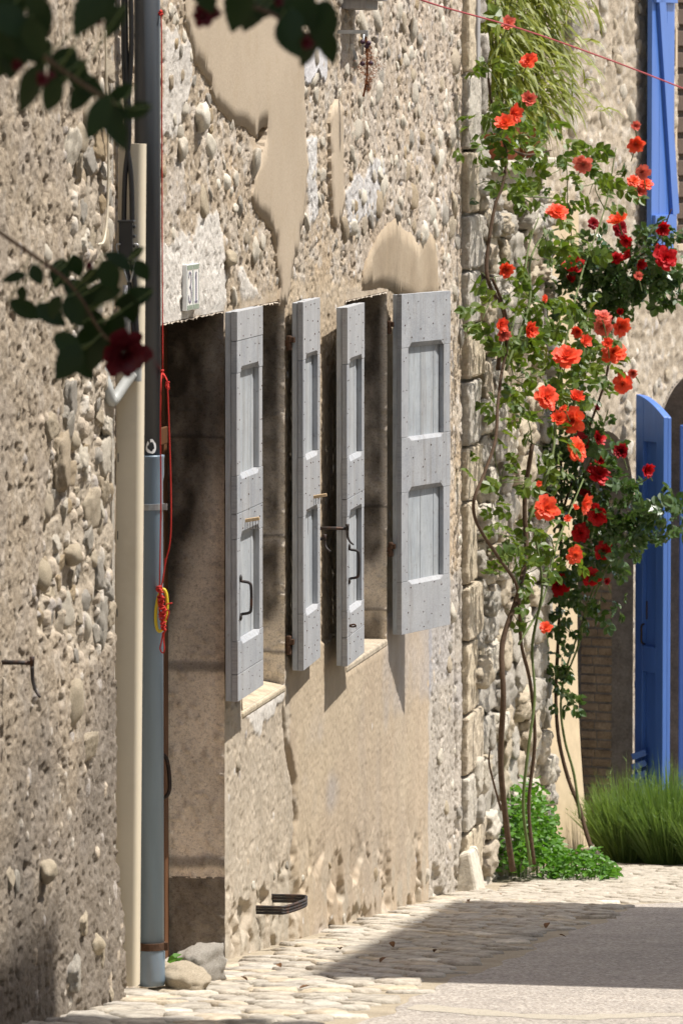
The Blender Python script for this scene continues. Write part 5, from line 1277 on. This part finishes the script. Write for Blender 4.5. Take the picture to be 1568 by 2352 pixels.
def orient(n, d):
    n, d = Vector(n).normalized(), Vector(d); d = (d-n*d.dot(n)).normalized(); x = d.cross(n); return Matrix((x, d, n)).transposed().to_quaternion()
ROSES = {m: [rose_mesh('bloom', 60+i, m, 1.0, op) for i, op in enumerate((1.0, .85, .65, .45))] for m in ('petal_orange', 'petal_pink', 'petal_red', 'petal_deep', 'petal_shade')}
rl = random.Random(77)
def rose_bush(name, label, plane, stems, blobs, blooms, leafmat, base, dens=.6, lsize=.10, nmax=290, depth=.12):
    root = empty(name, base, label, 'rose bush'); INV = Matrix.Translation(-Vector(base))
    a, b = plane; dv = Vector((b[0]-a[0], b[1]-a[1], 0)).normalized(); nv = Vector((dv.y, -dv.x, 0))
    def on(px, py, off=0): return at_plane(px, py, a, b)+nv*off
    allpts = []
    for (pts_, r0, r1, mat, off) in stems:
        P_ = spline([on(x, y, off+.02*math.sin(y*.02)) for x, y in pts_], 6); n = len(P_); mb = MB()
        mb.tube(P_, [r0+(r1-r0)*i/(n-1)+rl.uniform(-.0006, .0006) for i in range(n)], 7)
        for i in range(2, n-1, 2):                                    # thorns
            t = (P_[i+1]-P_[i]).normalized(); o_ = Vector((rl.uniform(-1, 1), rl.uniform(-1, 1), .2)); o_ = (o_-t*o_.dot(t)).normalized(); rr = r0+(r1-r0)*i/(n-1)
            mb.add([P_[i]+t*.004+o_*rr*.8, P_[i]-t*.004+o_*rr*.8, P_[i]+o_*(rr+.006)-t*.002], [(0, 1, 2), (2, 1, 0)])
        o = mb.build('stem', M[mat], root, True); o.matrix_parent_inverse = INV; allpts += P_
    leaves = [compound_leaf(i, lsize*s).mesh('leaf') for i, s in enumerate((1.0, .85, 1.1, .95, .8, 1.05))]
    for me in leaves: me.materials.append(M[leafmat])
    spots = []; tw = MB()
    for (px, py, rx, ry, cnt) in blobs:
        c = on(px, py); near_ = min(allpts, key=lambda q: (q-c).length_squared)
        mid = (near_+c)/2+Vector((rl.uniform(-.02, .02), rl.uniform(-.02, .02), .02))
        tw.tube(spline([near_, mid, c], 4), [.0035-.0002*i for i in range(9)], 5)
        for _ in range(3):
            e = on(px+rl.uniform(-.8, .8)*rx, py+rl.uniform(-.8, .8)*ry, rl.uniform(-.6, 1)*depth); tw.tube(spline([c, (c+e)/2+Vector((0, 0, rl.uniform(-.01, .02))), e], 4), [.0026-.0001*i for i in range(9)], 5)
        for _ in range(int(cnt*dens+.5)):
            t = rl.uniform(0, 6.283); k = math.sqrt(rl.random())*1.12; spots.append((on(px+rx*k*math.cos(t), py+ry*k*math.sin(t), rl.uniform(-.55, 1.0)*depth), (px, py)))
    o = tw.build('twigs', M['green_stem'], root, True); o.matrix_parent_inverse = INV; tag(o, kind='stuff')
    rl.shuffle(spots); rest_ = MB()
    for i, (p, _) in enumerate(spots):
        n = Vector((rl.gauss(.35, .6), rl.gauss(-.3, .65), rl.gauss(.6, .55))); d = Vector((rl.gauss(0, 1), rl.gauss(-.2, .8), rl.gauss(-.25, .6)))
        q = orient(n, d); s = rl.uniform(.7, 1.2); me = leaves[i % len(leaves)]
        if i < nmax:
            o = bpy.data.objects.new('leaf', me); COL.objects.link(o); o.parent = root; o.matrix_parent_inverse = INV; o.location = p; o.rotation_mode = 'QUATERNION'; o.rotation_quaternion = q; o.scale = (s, s, s)
        else:
            mtx = Matrix.Translation(p) @ q.to_matrix().to_4x4() @ Matrix.Scale(s, 4); rest_.add([mtx @ v.co for v in me.vertices], [tuple(f.vertices) for f in me.polygons])
    if rest_.v: o = rest_.build('foliage', M[leafmat], root); o.matrix_parent_inverse = INV; tag(o, kind='stuff')
    for (px, py, r, mat) in blooms:
        p = on(px, py, depth*1.05+rl.uniform(-.03, .03)); me = rl.choice(ROSES[mat]); o = bpy.data.objects.new('bloom', me); COL.objects.link(o); o.parent = root; o.matrix_parent_inverse = INV
        n = Vector((rl.gauss(.25, .4), -.75+rl.gauss(0, .2), rl.gauss(.35, .35))); o.location = p; o.rotation_mode = 'QUATERNION'; o.rotation_quaternion = orient(n, Vector((rl.gauss(0, 1), 0, 1))); rr = r/460*rl.uniform(.9, 1.08); o.scale = (rr, rr, rr)
        e = p+Vector((rl.uniform(-.03, .03), rl.uniform(.02, .07), -rl.uniform(.05, .10))); mb = MB(); mb.tube([p-n.normalized()*rr*.1, (p+e)/2+Vector((0, .01, 0)), e], [.0035, .003, .0028], 5); k = mb.build('bloom_stalk', M['green_stem'], root); k.matrix_parent_inverse = INV
    return root
O, K, RD, DP = 'petal_orange', 'petal_pink', 'petal_red', 'petal_deep'
PL1 = ((.13, 24.35), (.52, 27.0))
b1 = at_plane(1165, 1985, *PL1)
rose_bush('rose_bush', 'climbing rose bush with orange blooms against the grey rubble wall', PL1,
    [([(1170, 2000), (1160, 1900), (1153, 1750), (1150, 1600), (1162, 1480), (1180, 1370), (1205, 1270), (1212, 1150), (1212, 1020)], .015, .011, 'bark', 0),
     ([(1190, 1985), (1188, 1850), (1192, 1720), (1203, 1600), (1212, 1480), (1216, 1350), (1214, 1220)], .008, .006, 'green_stem', .04),
     ([(1208, 1985), (1210, 1850), (1213, 1700), (1208, 1570), (1196, 1480), (1180, 1400), (1165, 1340), (1130, 1280), (1095, 1205), (1086, 1150), (1100, 1085), (1118, 1010), (1135, 930), (1152, 850), (1156, 800), (1146, 740), (1132, 690), (1118, 640)], .009, .007, 'bark', .02),
     ([(1152, 850), (1150, 790), (1148, 720), (1120, 660), (1122, 600), (1136, 480), (1146, 420), (1155, 345), (1140, 250), (1125, 180)], .011, .006, 'bark', 0),
     ([(1156, 345), (1185, 355), (1215, 352), (1245, 345)], .006, .004, 'bark', .03), ([(1148, 450), (1200, 452), (1250, 455)], .005, .003, 'green_stem', .03),
     ([(1160, 850), (1195, 700), (1212, 600), (1250, 540), (1300, 520)], .007, .004, 'green_stem', .02), ([(1148, 800), (1180, 640), (1205, 560), (1222, 500)], .005, .003, 'green_stem', .04),
     ([(1212, 1200), (1250, 1050), (1275, 900), (1290, 760), (1330, 620), (1380, 480), (1400, 340)], .008, .003, 'green_stem', .02),
     ([(1140, 1860), (1115, 1760), (1108, 1720)], .006, .004, 'bark', .03), ([(1190, 1480), (1230, 1380), (1270, 1250), (1330, 1100)], .006, .004, 'green_stem', .02)],
    [(1115, 150, 26, 110, 26), (1140, 250, 46, 40, 22), (1105, 330, 44, 46, 26), (1190, 310, 85, 36, 34), (1140, 420, 40, 56, 22), (1300, 375, 95, 50, 60), (1365, 420, 56, 50, 34), (1225, 470, 60, 46, 22), (1250, 560, 56, 56, 22), (1310, 560, 56, 40, 24),
     (1130, 640, 40, 46, 14), (1105, 740, 40, 50, 18), (1190, 715, 50, 36, 24), (1235, 745, 80, 56, 64), (1320, 725, 60, 46, 40), (1260, 835, 80, 56, 56), (1335, 830, 56, 60, 40), (1180, 870, 36, 56, 18), (1190, 935, 56, 40, 24), (1290, 900, 66, 50, 40),
     (1215, 1015, 56, 40, 24), (1150, 1110, 44, 50, 14), (1232, 1120, 46, 66, 32), (1160, 1230, 46, 56, 26), (1245, 1220, 56, 66, 34), (1172, 1315, 56, 56, 26), (1240, 1300, 44, 46, 14), (1190, 1430, 28, 40, 8)],
    [(1110, 55, 18, K), (1145, 140, 20, O), (1137, 230, 23, K), (1110, 262, 25, O), (1085, 284, 23, O), (1395, 290, 17, K), (1397, 330, 23, O), (1278, 377, 19, K), (1405, 395, 18, K), (1385, 415, 16, O), (1413, 440, 20, K), (1415, 420, 17, O), (1215, 487, 25, O), (1360, 508, 26, O),
     (1100, 617, 25, O), (1080, 745, 19, O), (1085, 765, 21, K), (1152, 757, 25, O), (1318, 730, 22, K), (1333, 748, 21, K), (1283, 760, 22, O), (1275, 782, 18, O), (1380, 748, 25, O), (1327, 790, 20, O), (1362, 810, 25, O), (1238, 820, 29, O), (1388, 855, 18, K), (1382, 880, 22, O),
     (1198, 912, 25, O), (1267, 915, 25, O), (1213, 962, 25, O), (1242, 965, 29, O), (1262, 958, 17, O), (1270, 1030, 24, O), (1182, 1167, 25, O), (1280, 1155, 25, O), (1248, 1273, 18, O), (1196, 1440, 14, O), (1255, 1165, 12, O), (1180, 1110, 8, O), (1200, 685, 9, O), (1406, 635, 15, K), (1232, 938, 10, O), (1240, 1190, 9, O)],
    'leaf_rose', b1, .54, .102)
PL2 = ((.10, 27.45), (.80, 27.15))
b2 = at_plane(1350, 1925, *PL2)
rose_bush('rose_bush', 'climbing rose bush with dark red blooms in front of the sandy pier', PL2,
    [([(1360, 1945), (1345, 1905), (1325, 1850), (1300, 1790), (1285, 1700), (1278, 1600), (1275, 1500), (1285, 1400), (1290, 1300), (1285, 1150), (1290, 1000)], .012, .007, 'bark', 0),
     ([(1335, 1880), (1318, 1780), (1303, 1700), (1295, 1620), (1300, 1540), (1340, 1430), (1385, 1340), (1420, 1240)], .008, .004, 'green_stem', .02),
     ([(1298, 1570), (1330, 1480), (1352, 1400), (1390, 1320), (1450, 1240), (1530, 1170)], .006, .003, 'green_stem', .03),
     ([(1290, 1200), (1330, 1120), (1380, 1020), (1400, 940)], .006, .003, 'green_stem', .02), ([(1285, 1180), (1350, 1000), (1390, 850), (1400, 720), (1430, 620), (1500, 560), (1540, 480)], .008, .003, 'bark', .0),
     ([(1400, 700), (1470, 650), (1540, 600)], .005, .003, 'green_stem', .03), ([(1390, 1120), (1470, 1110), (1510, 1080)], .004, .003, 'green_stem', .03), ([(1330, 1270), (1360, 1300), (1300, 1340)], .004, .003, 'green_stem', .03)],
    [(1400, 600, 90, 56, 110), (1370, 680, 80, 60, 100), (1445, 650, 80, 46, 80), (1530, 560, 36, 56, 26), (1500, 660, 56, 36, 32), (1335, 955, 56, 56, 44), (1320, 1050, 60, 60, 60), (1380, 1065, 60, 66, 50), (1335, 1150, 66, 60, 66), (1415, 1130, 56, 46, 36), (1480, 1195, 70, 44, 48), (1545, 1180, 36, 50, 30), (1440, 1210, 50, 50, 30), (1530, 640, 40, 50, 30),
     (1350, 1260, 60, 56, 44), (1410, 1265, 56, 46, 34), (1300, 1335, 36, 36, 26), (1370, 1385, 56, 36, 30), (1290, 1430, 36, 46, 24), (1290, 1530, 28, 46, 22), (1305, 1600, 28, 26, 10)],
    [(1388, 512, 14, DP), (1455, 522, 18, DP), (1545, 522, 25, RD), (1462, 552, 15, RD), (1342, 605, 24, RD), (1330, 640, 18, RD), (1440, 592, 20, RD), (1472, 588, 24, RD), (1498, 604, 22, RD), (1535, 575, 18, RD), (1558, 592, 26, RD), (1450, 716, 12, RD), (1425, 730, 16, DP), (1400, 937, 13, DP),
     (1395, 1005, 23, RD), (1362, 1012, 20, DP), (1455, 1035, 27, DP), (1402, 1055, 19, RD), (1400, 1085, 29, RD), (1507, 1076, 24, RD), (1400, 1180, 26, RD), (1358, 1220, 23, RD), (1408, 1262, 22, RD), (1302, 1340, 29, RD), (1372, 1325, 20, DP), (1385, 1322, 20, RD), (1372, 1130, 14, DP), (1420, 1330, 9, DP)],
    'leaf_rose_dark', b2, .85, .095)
# ================================================================== herb clump, lavender
def clump(name, label, cat, base, gen, mat, extra=None):
    root = empty(name, base, label, cat); mb = MB(); gen(mb, Vector(base)); mb.v = [tuple(Vector(v)-Vector(base)) for v in mb.v]; tag(mb.build('foliage', M[mat], root), kind='stuff'); return root
rh = random.Random(31)
def herb(cx, cy, n, rx, ry, h):
    def gen(mb, base):
        for _ in range(n):
            t = rh.uniform(0, 6.28); k = math.sqrt(rh.random()); x, y = cx+rx*k*math.cos(t), cy+ry*k*math.sin(t); hh = h*(1-.75*k*k)*rh.uniform(.25, 1.05)
            p = Vector((x, y, ground_z(y)+hh)); vs = []; fs = []
            leaflet(vs, fs, p, (rh.uniform(-1, 1), rh.uniform(-1, 1), rh.uniform(-.3, .5)), (rh.gauss(.2, .5), rh.gauss(-.3, .5), .8), rh.uniform(.025, .045), rh.uniform(.02, .032)); mb.add(vs, fs)
        for _ in range(60):
            t = rh.uniform(0, 6.28); k = math.sqrt(rh.random())*.8; x, y = cx+rx*k*math.cos(t), cy+ry*k*math.sin(t)
            mb.tube([(x*.8+cx*.2, y*.8+cy*.2, ground_z(y)), (x, y, ground_z(y)+h*(1-.75*k*k)*.8)], .0018, 4, False)
    return gen
g = at_ground(1190, 1990); clump('herb_clump', 'bright green leafy herb clump at the foot of the orange rose', 'plant', (.14, 25.75, ground_z(25.75)), herb(.13, 25.85, 1500, .17, .55, .48), 'leaf_herb')
clump('herb_clump', 'low green herb tuft spreading over the paving beside the larger clump', 'plant', (.42, 25.75, ground_z(25.75)), herb(.42, 25.75, 420, .17, .32, .16), 'leaf_herb')
q = at_ground(378, 2190); clump('weed_tuft', 'small green weed between downpipe and boulders', 'plant', (.13, 16.75, ground_z(16.75)), herb(.125, 16.72, 70, .022, .05, .10), 'leaf_herb')
def lavender(px, w, n, hmin, hmax, y=28.0):
    c = at_y(px, 1950, y)
    def gen(mb, base):
        for _ in range(n):
            t = rh.uniform(0, 6.28); k = math.sqrt(rh.random()); b = Vector((c.x+w*.45*k*math.cos(t), y+w*.45*k*math.sin(t), ground_z(y)-.01))
            lean = Vector((math.cos(t)*k*.55+rh.gauss(0, .12), math.sin(t)*k*.55+rh.gauss(0, .12), 1)).normalized(); L = rh.uniform(hmin, hmax)*(1.05-.35*k)
            side = lean.cross(Vector((rh.uniform(-1, 1), rh.uniform(-1, 1), 0))).normalized()*rh.uniform(.0015, .0032); e = b+lean*L+Vector((0, 0, -.04*k)); m_ = b+lean*L*.55
            mb.add([b-side, b+side, m_+side*1.3, e, m_-side*1.3], [(0, 1, 2, 4), (4, 2, 3)])
            for _k in range(3):                                   # little leaves along the stem
                p = b+lean*L*rh.uniform(.25, .9); d = (lean+Vector((rh.uniform(-.8, .8), rh.uniform(-.8, .8), 0))).normalized()*rh.uniform(.02, .045); s2 = d.cross(Vector((rh.uniform(-1, 1), rh.uniform(-1, 1), .2))).normalized()*.0022
                mb.add([p-s2, p+s2, p+d], [(0, 1, 2)])
    return gen, (c.x, y, ground_z(y))
for (px, w, n, h0, h1, y, lab) in ((1440, .22, 2400, .26, .60, 28.0, 'green lavender clump between the sandy pier and the blue door'), (1540, .28, 2800, .28, .64, 27.9, 'larger green lavender clump in front of the open blue door leaf'), (1640, .34, 1500, .30, .58, 27.8, 'lavender clump past the open blue door leaf')):
    gen, base = lavender(px, w, n, h0, h1, y); clump('lavender', lab, 'lavender', base, gen, 'leaf_lavender')
# ================================================================== pots and bamboo on the terrace
def pot(px, y, r, h, label):
    q = at_y(px, 330, y); x = min(q.x, -.02); mb = MB(); mb.lathe((x, y, 2.602), [(r*.68, 0), (r*.92, h*.78), (r*.95, h*.80), (r*1.08, h*.80), (r*1.08, h), (r*.92, h), (r*.88, h*.86)], 24)
    o = mb.build('flower_pot', M['terracotta'], None, True, loc=(x, y, 2.602)); o.modifiers.new('split', 'EDGE_SPLIT').split_angle = math.radians(40); tag(o, label, 'flower pot'); return Vector((x, y, 2.602+h*.85))
p1 = pot(1205, 26.9, .10, .20, 'terracotta pot on the terrace wall under the yellow green bamboo'); p2 = pot(1150, 26.1, .11, .16, 'wide terracotta pot on the terrace wall behind the orange roses')
def bamboo(base, n, spread, h, droop, label, cen):
    root = empty('bamboo', base, label, 'bamboo'); base = Vector(base)
    mb = MB()
    for _ in range(14):
        e = base+Vector((rh.uniform(-1, 1)*spread*.6, rh.uniform(-1, 1)*spread*.6, h*rh.uniform(.7, 1.1))); m_ = (base+e)/2+Vector((rh.uniform(-.03, .03), 0, .05)); o_ = spline([base+Vector((rh.uniform(-.03, .03), rh.uniform(-.03, .03), -.05)), m_, e], 5)
        mb.tube([p-base for p in o_], .003, 5)
    mb.build('culms', M['green_stem'], root, True); mb = MB()
    for _ in range(n):
        t = rh.uniform(0, 6.28); k = abs(rh.gauss(0, .55)); c = base+Vector(cen)+Vector((math.cos(t)*k*spread, math.sin(t)*k*spread*.8, rh.uniform(-.5, .62)*h))
        d = Vector((math.cos(t)*.7+rh.gauss(.25, .35), math.sin(t)*.6+rh.gauss(-.2, .3), rh.gauss(-.15, .5))).normalized(); L = rh.uniform(.07, .16); s2 = d.cross(Vector((rh.uniform(-.4, .4), rh.uniform(-1, 0), .8))).normalized()*L*.055
        m1 = c+d*L*.4; m2 = c+d*L*.75+Vector((0, 0, -droop*L*.25)); e = c+d*L+Vector((0, 0, -droop*L*.6))
        mb.add([q_-base for q_ in (c, m1-s2, m1+s2, m2-s2*.8, m2+s2*.8, e)], [(0, 2, 1), (1, 2, 4, 3), (3, 4, 5)])
    tag(mb.build('foliage', M['leaf_bamboo'], root), kind='stuff'); return root
bamboo(p1, 1700, .27, .78, 1.0, 'yellow green bamboo spilling from the terracotta pot by the far wall', (.03, -.1, .42)); bamboo(p2, 900, .20, .70, .7, 'fine leaved green plant in the wide pot behind the roses', (-.02, 0, .35))
mb = MB()
for k in range(16):
    b0 = p1+Vector((rh.uniform(-.04, .06), rh.uniform(-.06, .02), .02)); e = b0+Vector((rh.uniform(.02, .2), rh.uniform(-.3, .05), rh.uniform(-.30, .10))); m_ = (b0+e)/2+Vector((.03, 0, rh.uniform(.06, .14)))
    mb.tube([q-p1 for q in spline([b0, m_, e], 6)], .0014, 4)
o = mb.build('dry_grass', M['straw'], None, True, loc=None); o.location = p1; tag(o, 'pale dry grass blades arching out of the terracotta pot', 'dry grass')
# fallen leaves
fl = compound_leaf(3, .05, 3)
vs = []; fs = []; leaflet(vs, fs, (0, -.02, 0), (0, 1, 0), (0, 0, 1), .045, .03, .35, .3); mbf = MB(); mbf.add(vs, fs); me = mbf.mesh('fallen_leaf'); me.materials.append(M['dead_leaf'])
for (px, py) in ((1075, 2078), (1150, 2063), (1000, 2195), (900, 2180), (880, 2215), (640, 2230), (780, 2190), (1255, 2135), (1320, 2020), (1100, 2010), (1190, 1998), (1230, 2005), (560, 2260), (700, 2280), (1290, 2160)):
    q = at_ground(px, py); o = bpy.data.objects.new('fallen_leaf', me); COL.objects.link(o); o.location = (q.x, q.y, q.z+.022); o.rotation_euler = (rl.uniform(-.3, .3), rl.uniform(-.3, .3), rl.uniform(0, 6)); s = rl.uniform(.5, .95); o.scale = (s, s, s)
    tag(o, 'small curled dry brown leaf lying on the stone paving', 'fallen leaf', 'dry leaves fallen on the paving')
# ================================================================== rose branches close to the camera
def near_branch(label, y, boxes, stem, blooms, seed):
    r = random.Random(seed); base = at_y(stem[0][0], stem[0][1], y); root = empty('rose_branch', base, label, 'rose branch'); sc_px = y/math.cos(YAW)/FOC*1.0; INV = Matrix.Translation(-Vector(base))
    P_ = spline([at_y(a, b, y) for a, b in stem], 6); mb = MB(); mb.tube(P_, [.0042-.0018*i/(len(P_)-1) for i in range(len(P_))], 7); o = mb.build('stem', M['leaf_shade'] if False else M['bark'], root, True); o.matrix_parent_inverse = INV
    for (x0, x1, y0, y1) in boxes:
        mx_, my_ = (x0+x1)/2, (y0+y1)/2; x0, x1, y0, y1 = mx_+(x0-mx_)*1.26, mx_+(x1-mx_)*1.26, my_+(y0-my_)*1.26, my_+(y1-my_)*1.26
        yy = y+r.uniform(-.12, .12); c = at_y((x0+x1)/2, (y0+y1)/2, yy); w, h = (x1-x0)*sc_px, (y1-y0)*sc_px
        L = math.hypot(w, h)*.96 if max(w, h) > 1.6*min(w, h) else max(w, h)*1.12; sgn = r.choice((-1, 1))
        d = Vector((w*sgn, 0, -h)).normalized() if max(w, h) > 1.3*min(w, h) else Vector((r.uniform(-.6, .6), 0, -1)).normalized()
        d.y = r.uniform(-.25, .25); d.normalize(); W = min(L*.66, max(L*.46, w*h/L*1.1)); n = Vector((r.uniform(-.5, .5), -1, r.uniform(-.1, .9)))
        vs = []; fs = []; toothed_leaf(vs, fs, c-d*L/2, d, n, L, W, .22, .10); near_ = min(P_, key=lambda q: (q-(c-d*L/2)).length_squared)
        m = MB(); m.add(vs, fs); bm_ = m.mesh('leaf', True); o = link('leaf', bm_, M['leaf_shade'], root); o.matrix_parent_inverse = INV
        mb = MB(); mb.tube([near_, (near_+c-d*L/2)/2+Vector((0, 0, -.004)), c-d*L/2], .0012, 5); o = mb.build('leaf_stalk', M['green_stem'], root); o.matrix_parent_inverse = INV
    for (px, py, rad_, mat) in blooms:
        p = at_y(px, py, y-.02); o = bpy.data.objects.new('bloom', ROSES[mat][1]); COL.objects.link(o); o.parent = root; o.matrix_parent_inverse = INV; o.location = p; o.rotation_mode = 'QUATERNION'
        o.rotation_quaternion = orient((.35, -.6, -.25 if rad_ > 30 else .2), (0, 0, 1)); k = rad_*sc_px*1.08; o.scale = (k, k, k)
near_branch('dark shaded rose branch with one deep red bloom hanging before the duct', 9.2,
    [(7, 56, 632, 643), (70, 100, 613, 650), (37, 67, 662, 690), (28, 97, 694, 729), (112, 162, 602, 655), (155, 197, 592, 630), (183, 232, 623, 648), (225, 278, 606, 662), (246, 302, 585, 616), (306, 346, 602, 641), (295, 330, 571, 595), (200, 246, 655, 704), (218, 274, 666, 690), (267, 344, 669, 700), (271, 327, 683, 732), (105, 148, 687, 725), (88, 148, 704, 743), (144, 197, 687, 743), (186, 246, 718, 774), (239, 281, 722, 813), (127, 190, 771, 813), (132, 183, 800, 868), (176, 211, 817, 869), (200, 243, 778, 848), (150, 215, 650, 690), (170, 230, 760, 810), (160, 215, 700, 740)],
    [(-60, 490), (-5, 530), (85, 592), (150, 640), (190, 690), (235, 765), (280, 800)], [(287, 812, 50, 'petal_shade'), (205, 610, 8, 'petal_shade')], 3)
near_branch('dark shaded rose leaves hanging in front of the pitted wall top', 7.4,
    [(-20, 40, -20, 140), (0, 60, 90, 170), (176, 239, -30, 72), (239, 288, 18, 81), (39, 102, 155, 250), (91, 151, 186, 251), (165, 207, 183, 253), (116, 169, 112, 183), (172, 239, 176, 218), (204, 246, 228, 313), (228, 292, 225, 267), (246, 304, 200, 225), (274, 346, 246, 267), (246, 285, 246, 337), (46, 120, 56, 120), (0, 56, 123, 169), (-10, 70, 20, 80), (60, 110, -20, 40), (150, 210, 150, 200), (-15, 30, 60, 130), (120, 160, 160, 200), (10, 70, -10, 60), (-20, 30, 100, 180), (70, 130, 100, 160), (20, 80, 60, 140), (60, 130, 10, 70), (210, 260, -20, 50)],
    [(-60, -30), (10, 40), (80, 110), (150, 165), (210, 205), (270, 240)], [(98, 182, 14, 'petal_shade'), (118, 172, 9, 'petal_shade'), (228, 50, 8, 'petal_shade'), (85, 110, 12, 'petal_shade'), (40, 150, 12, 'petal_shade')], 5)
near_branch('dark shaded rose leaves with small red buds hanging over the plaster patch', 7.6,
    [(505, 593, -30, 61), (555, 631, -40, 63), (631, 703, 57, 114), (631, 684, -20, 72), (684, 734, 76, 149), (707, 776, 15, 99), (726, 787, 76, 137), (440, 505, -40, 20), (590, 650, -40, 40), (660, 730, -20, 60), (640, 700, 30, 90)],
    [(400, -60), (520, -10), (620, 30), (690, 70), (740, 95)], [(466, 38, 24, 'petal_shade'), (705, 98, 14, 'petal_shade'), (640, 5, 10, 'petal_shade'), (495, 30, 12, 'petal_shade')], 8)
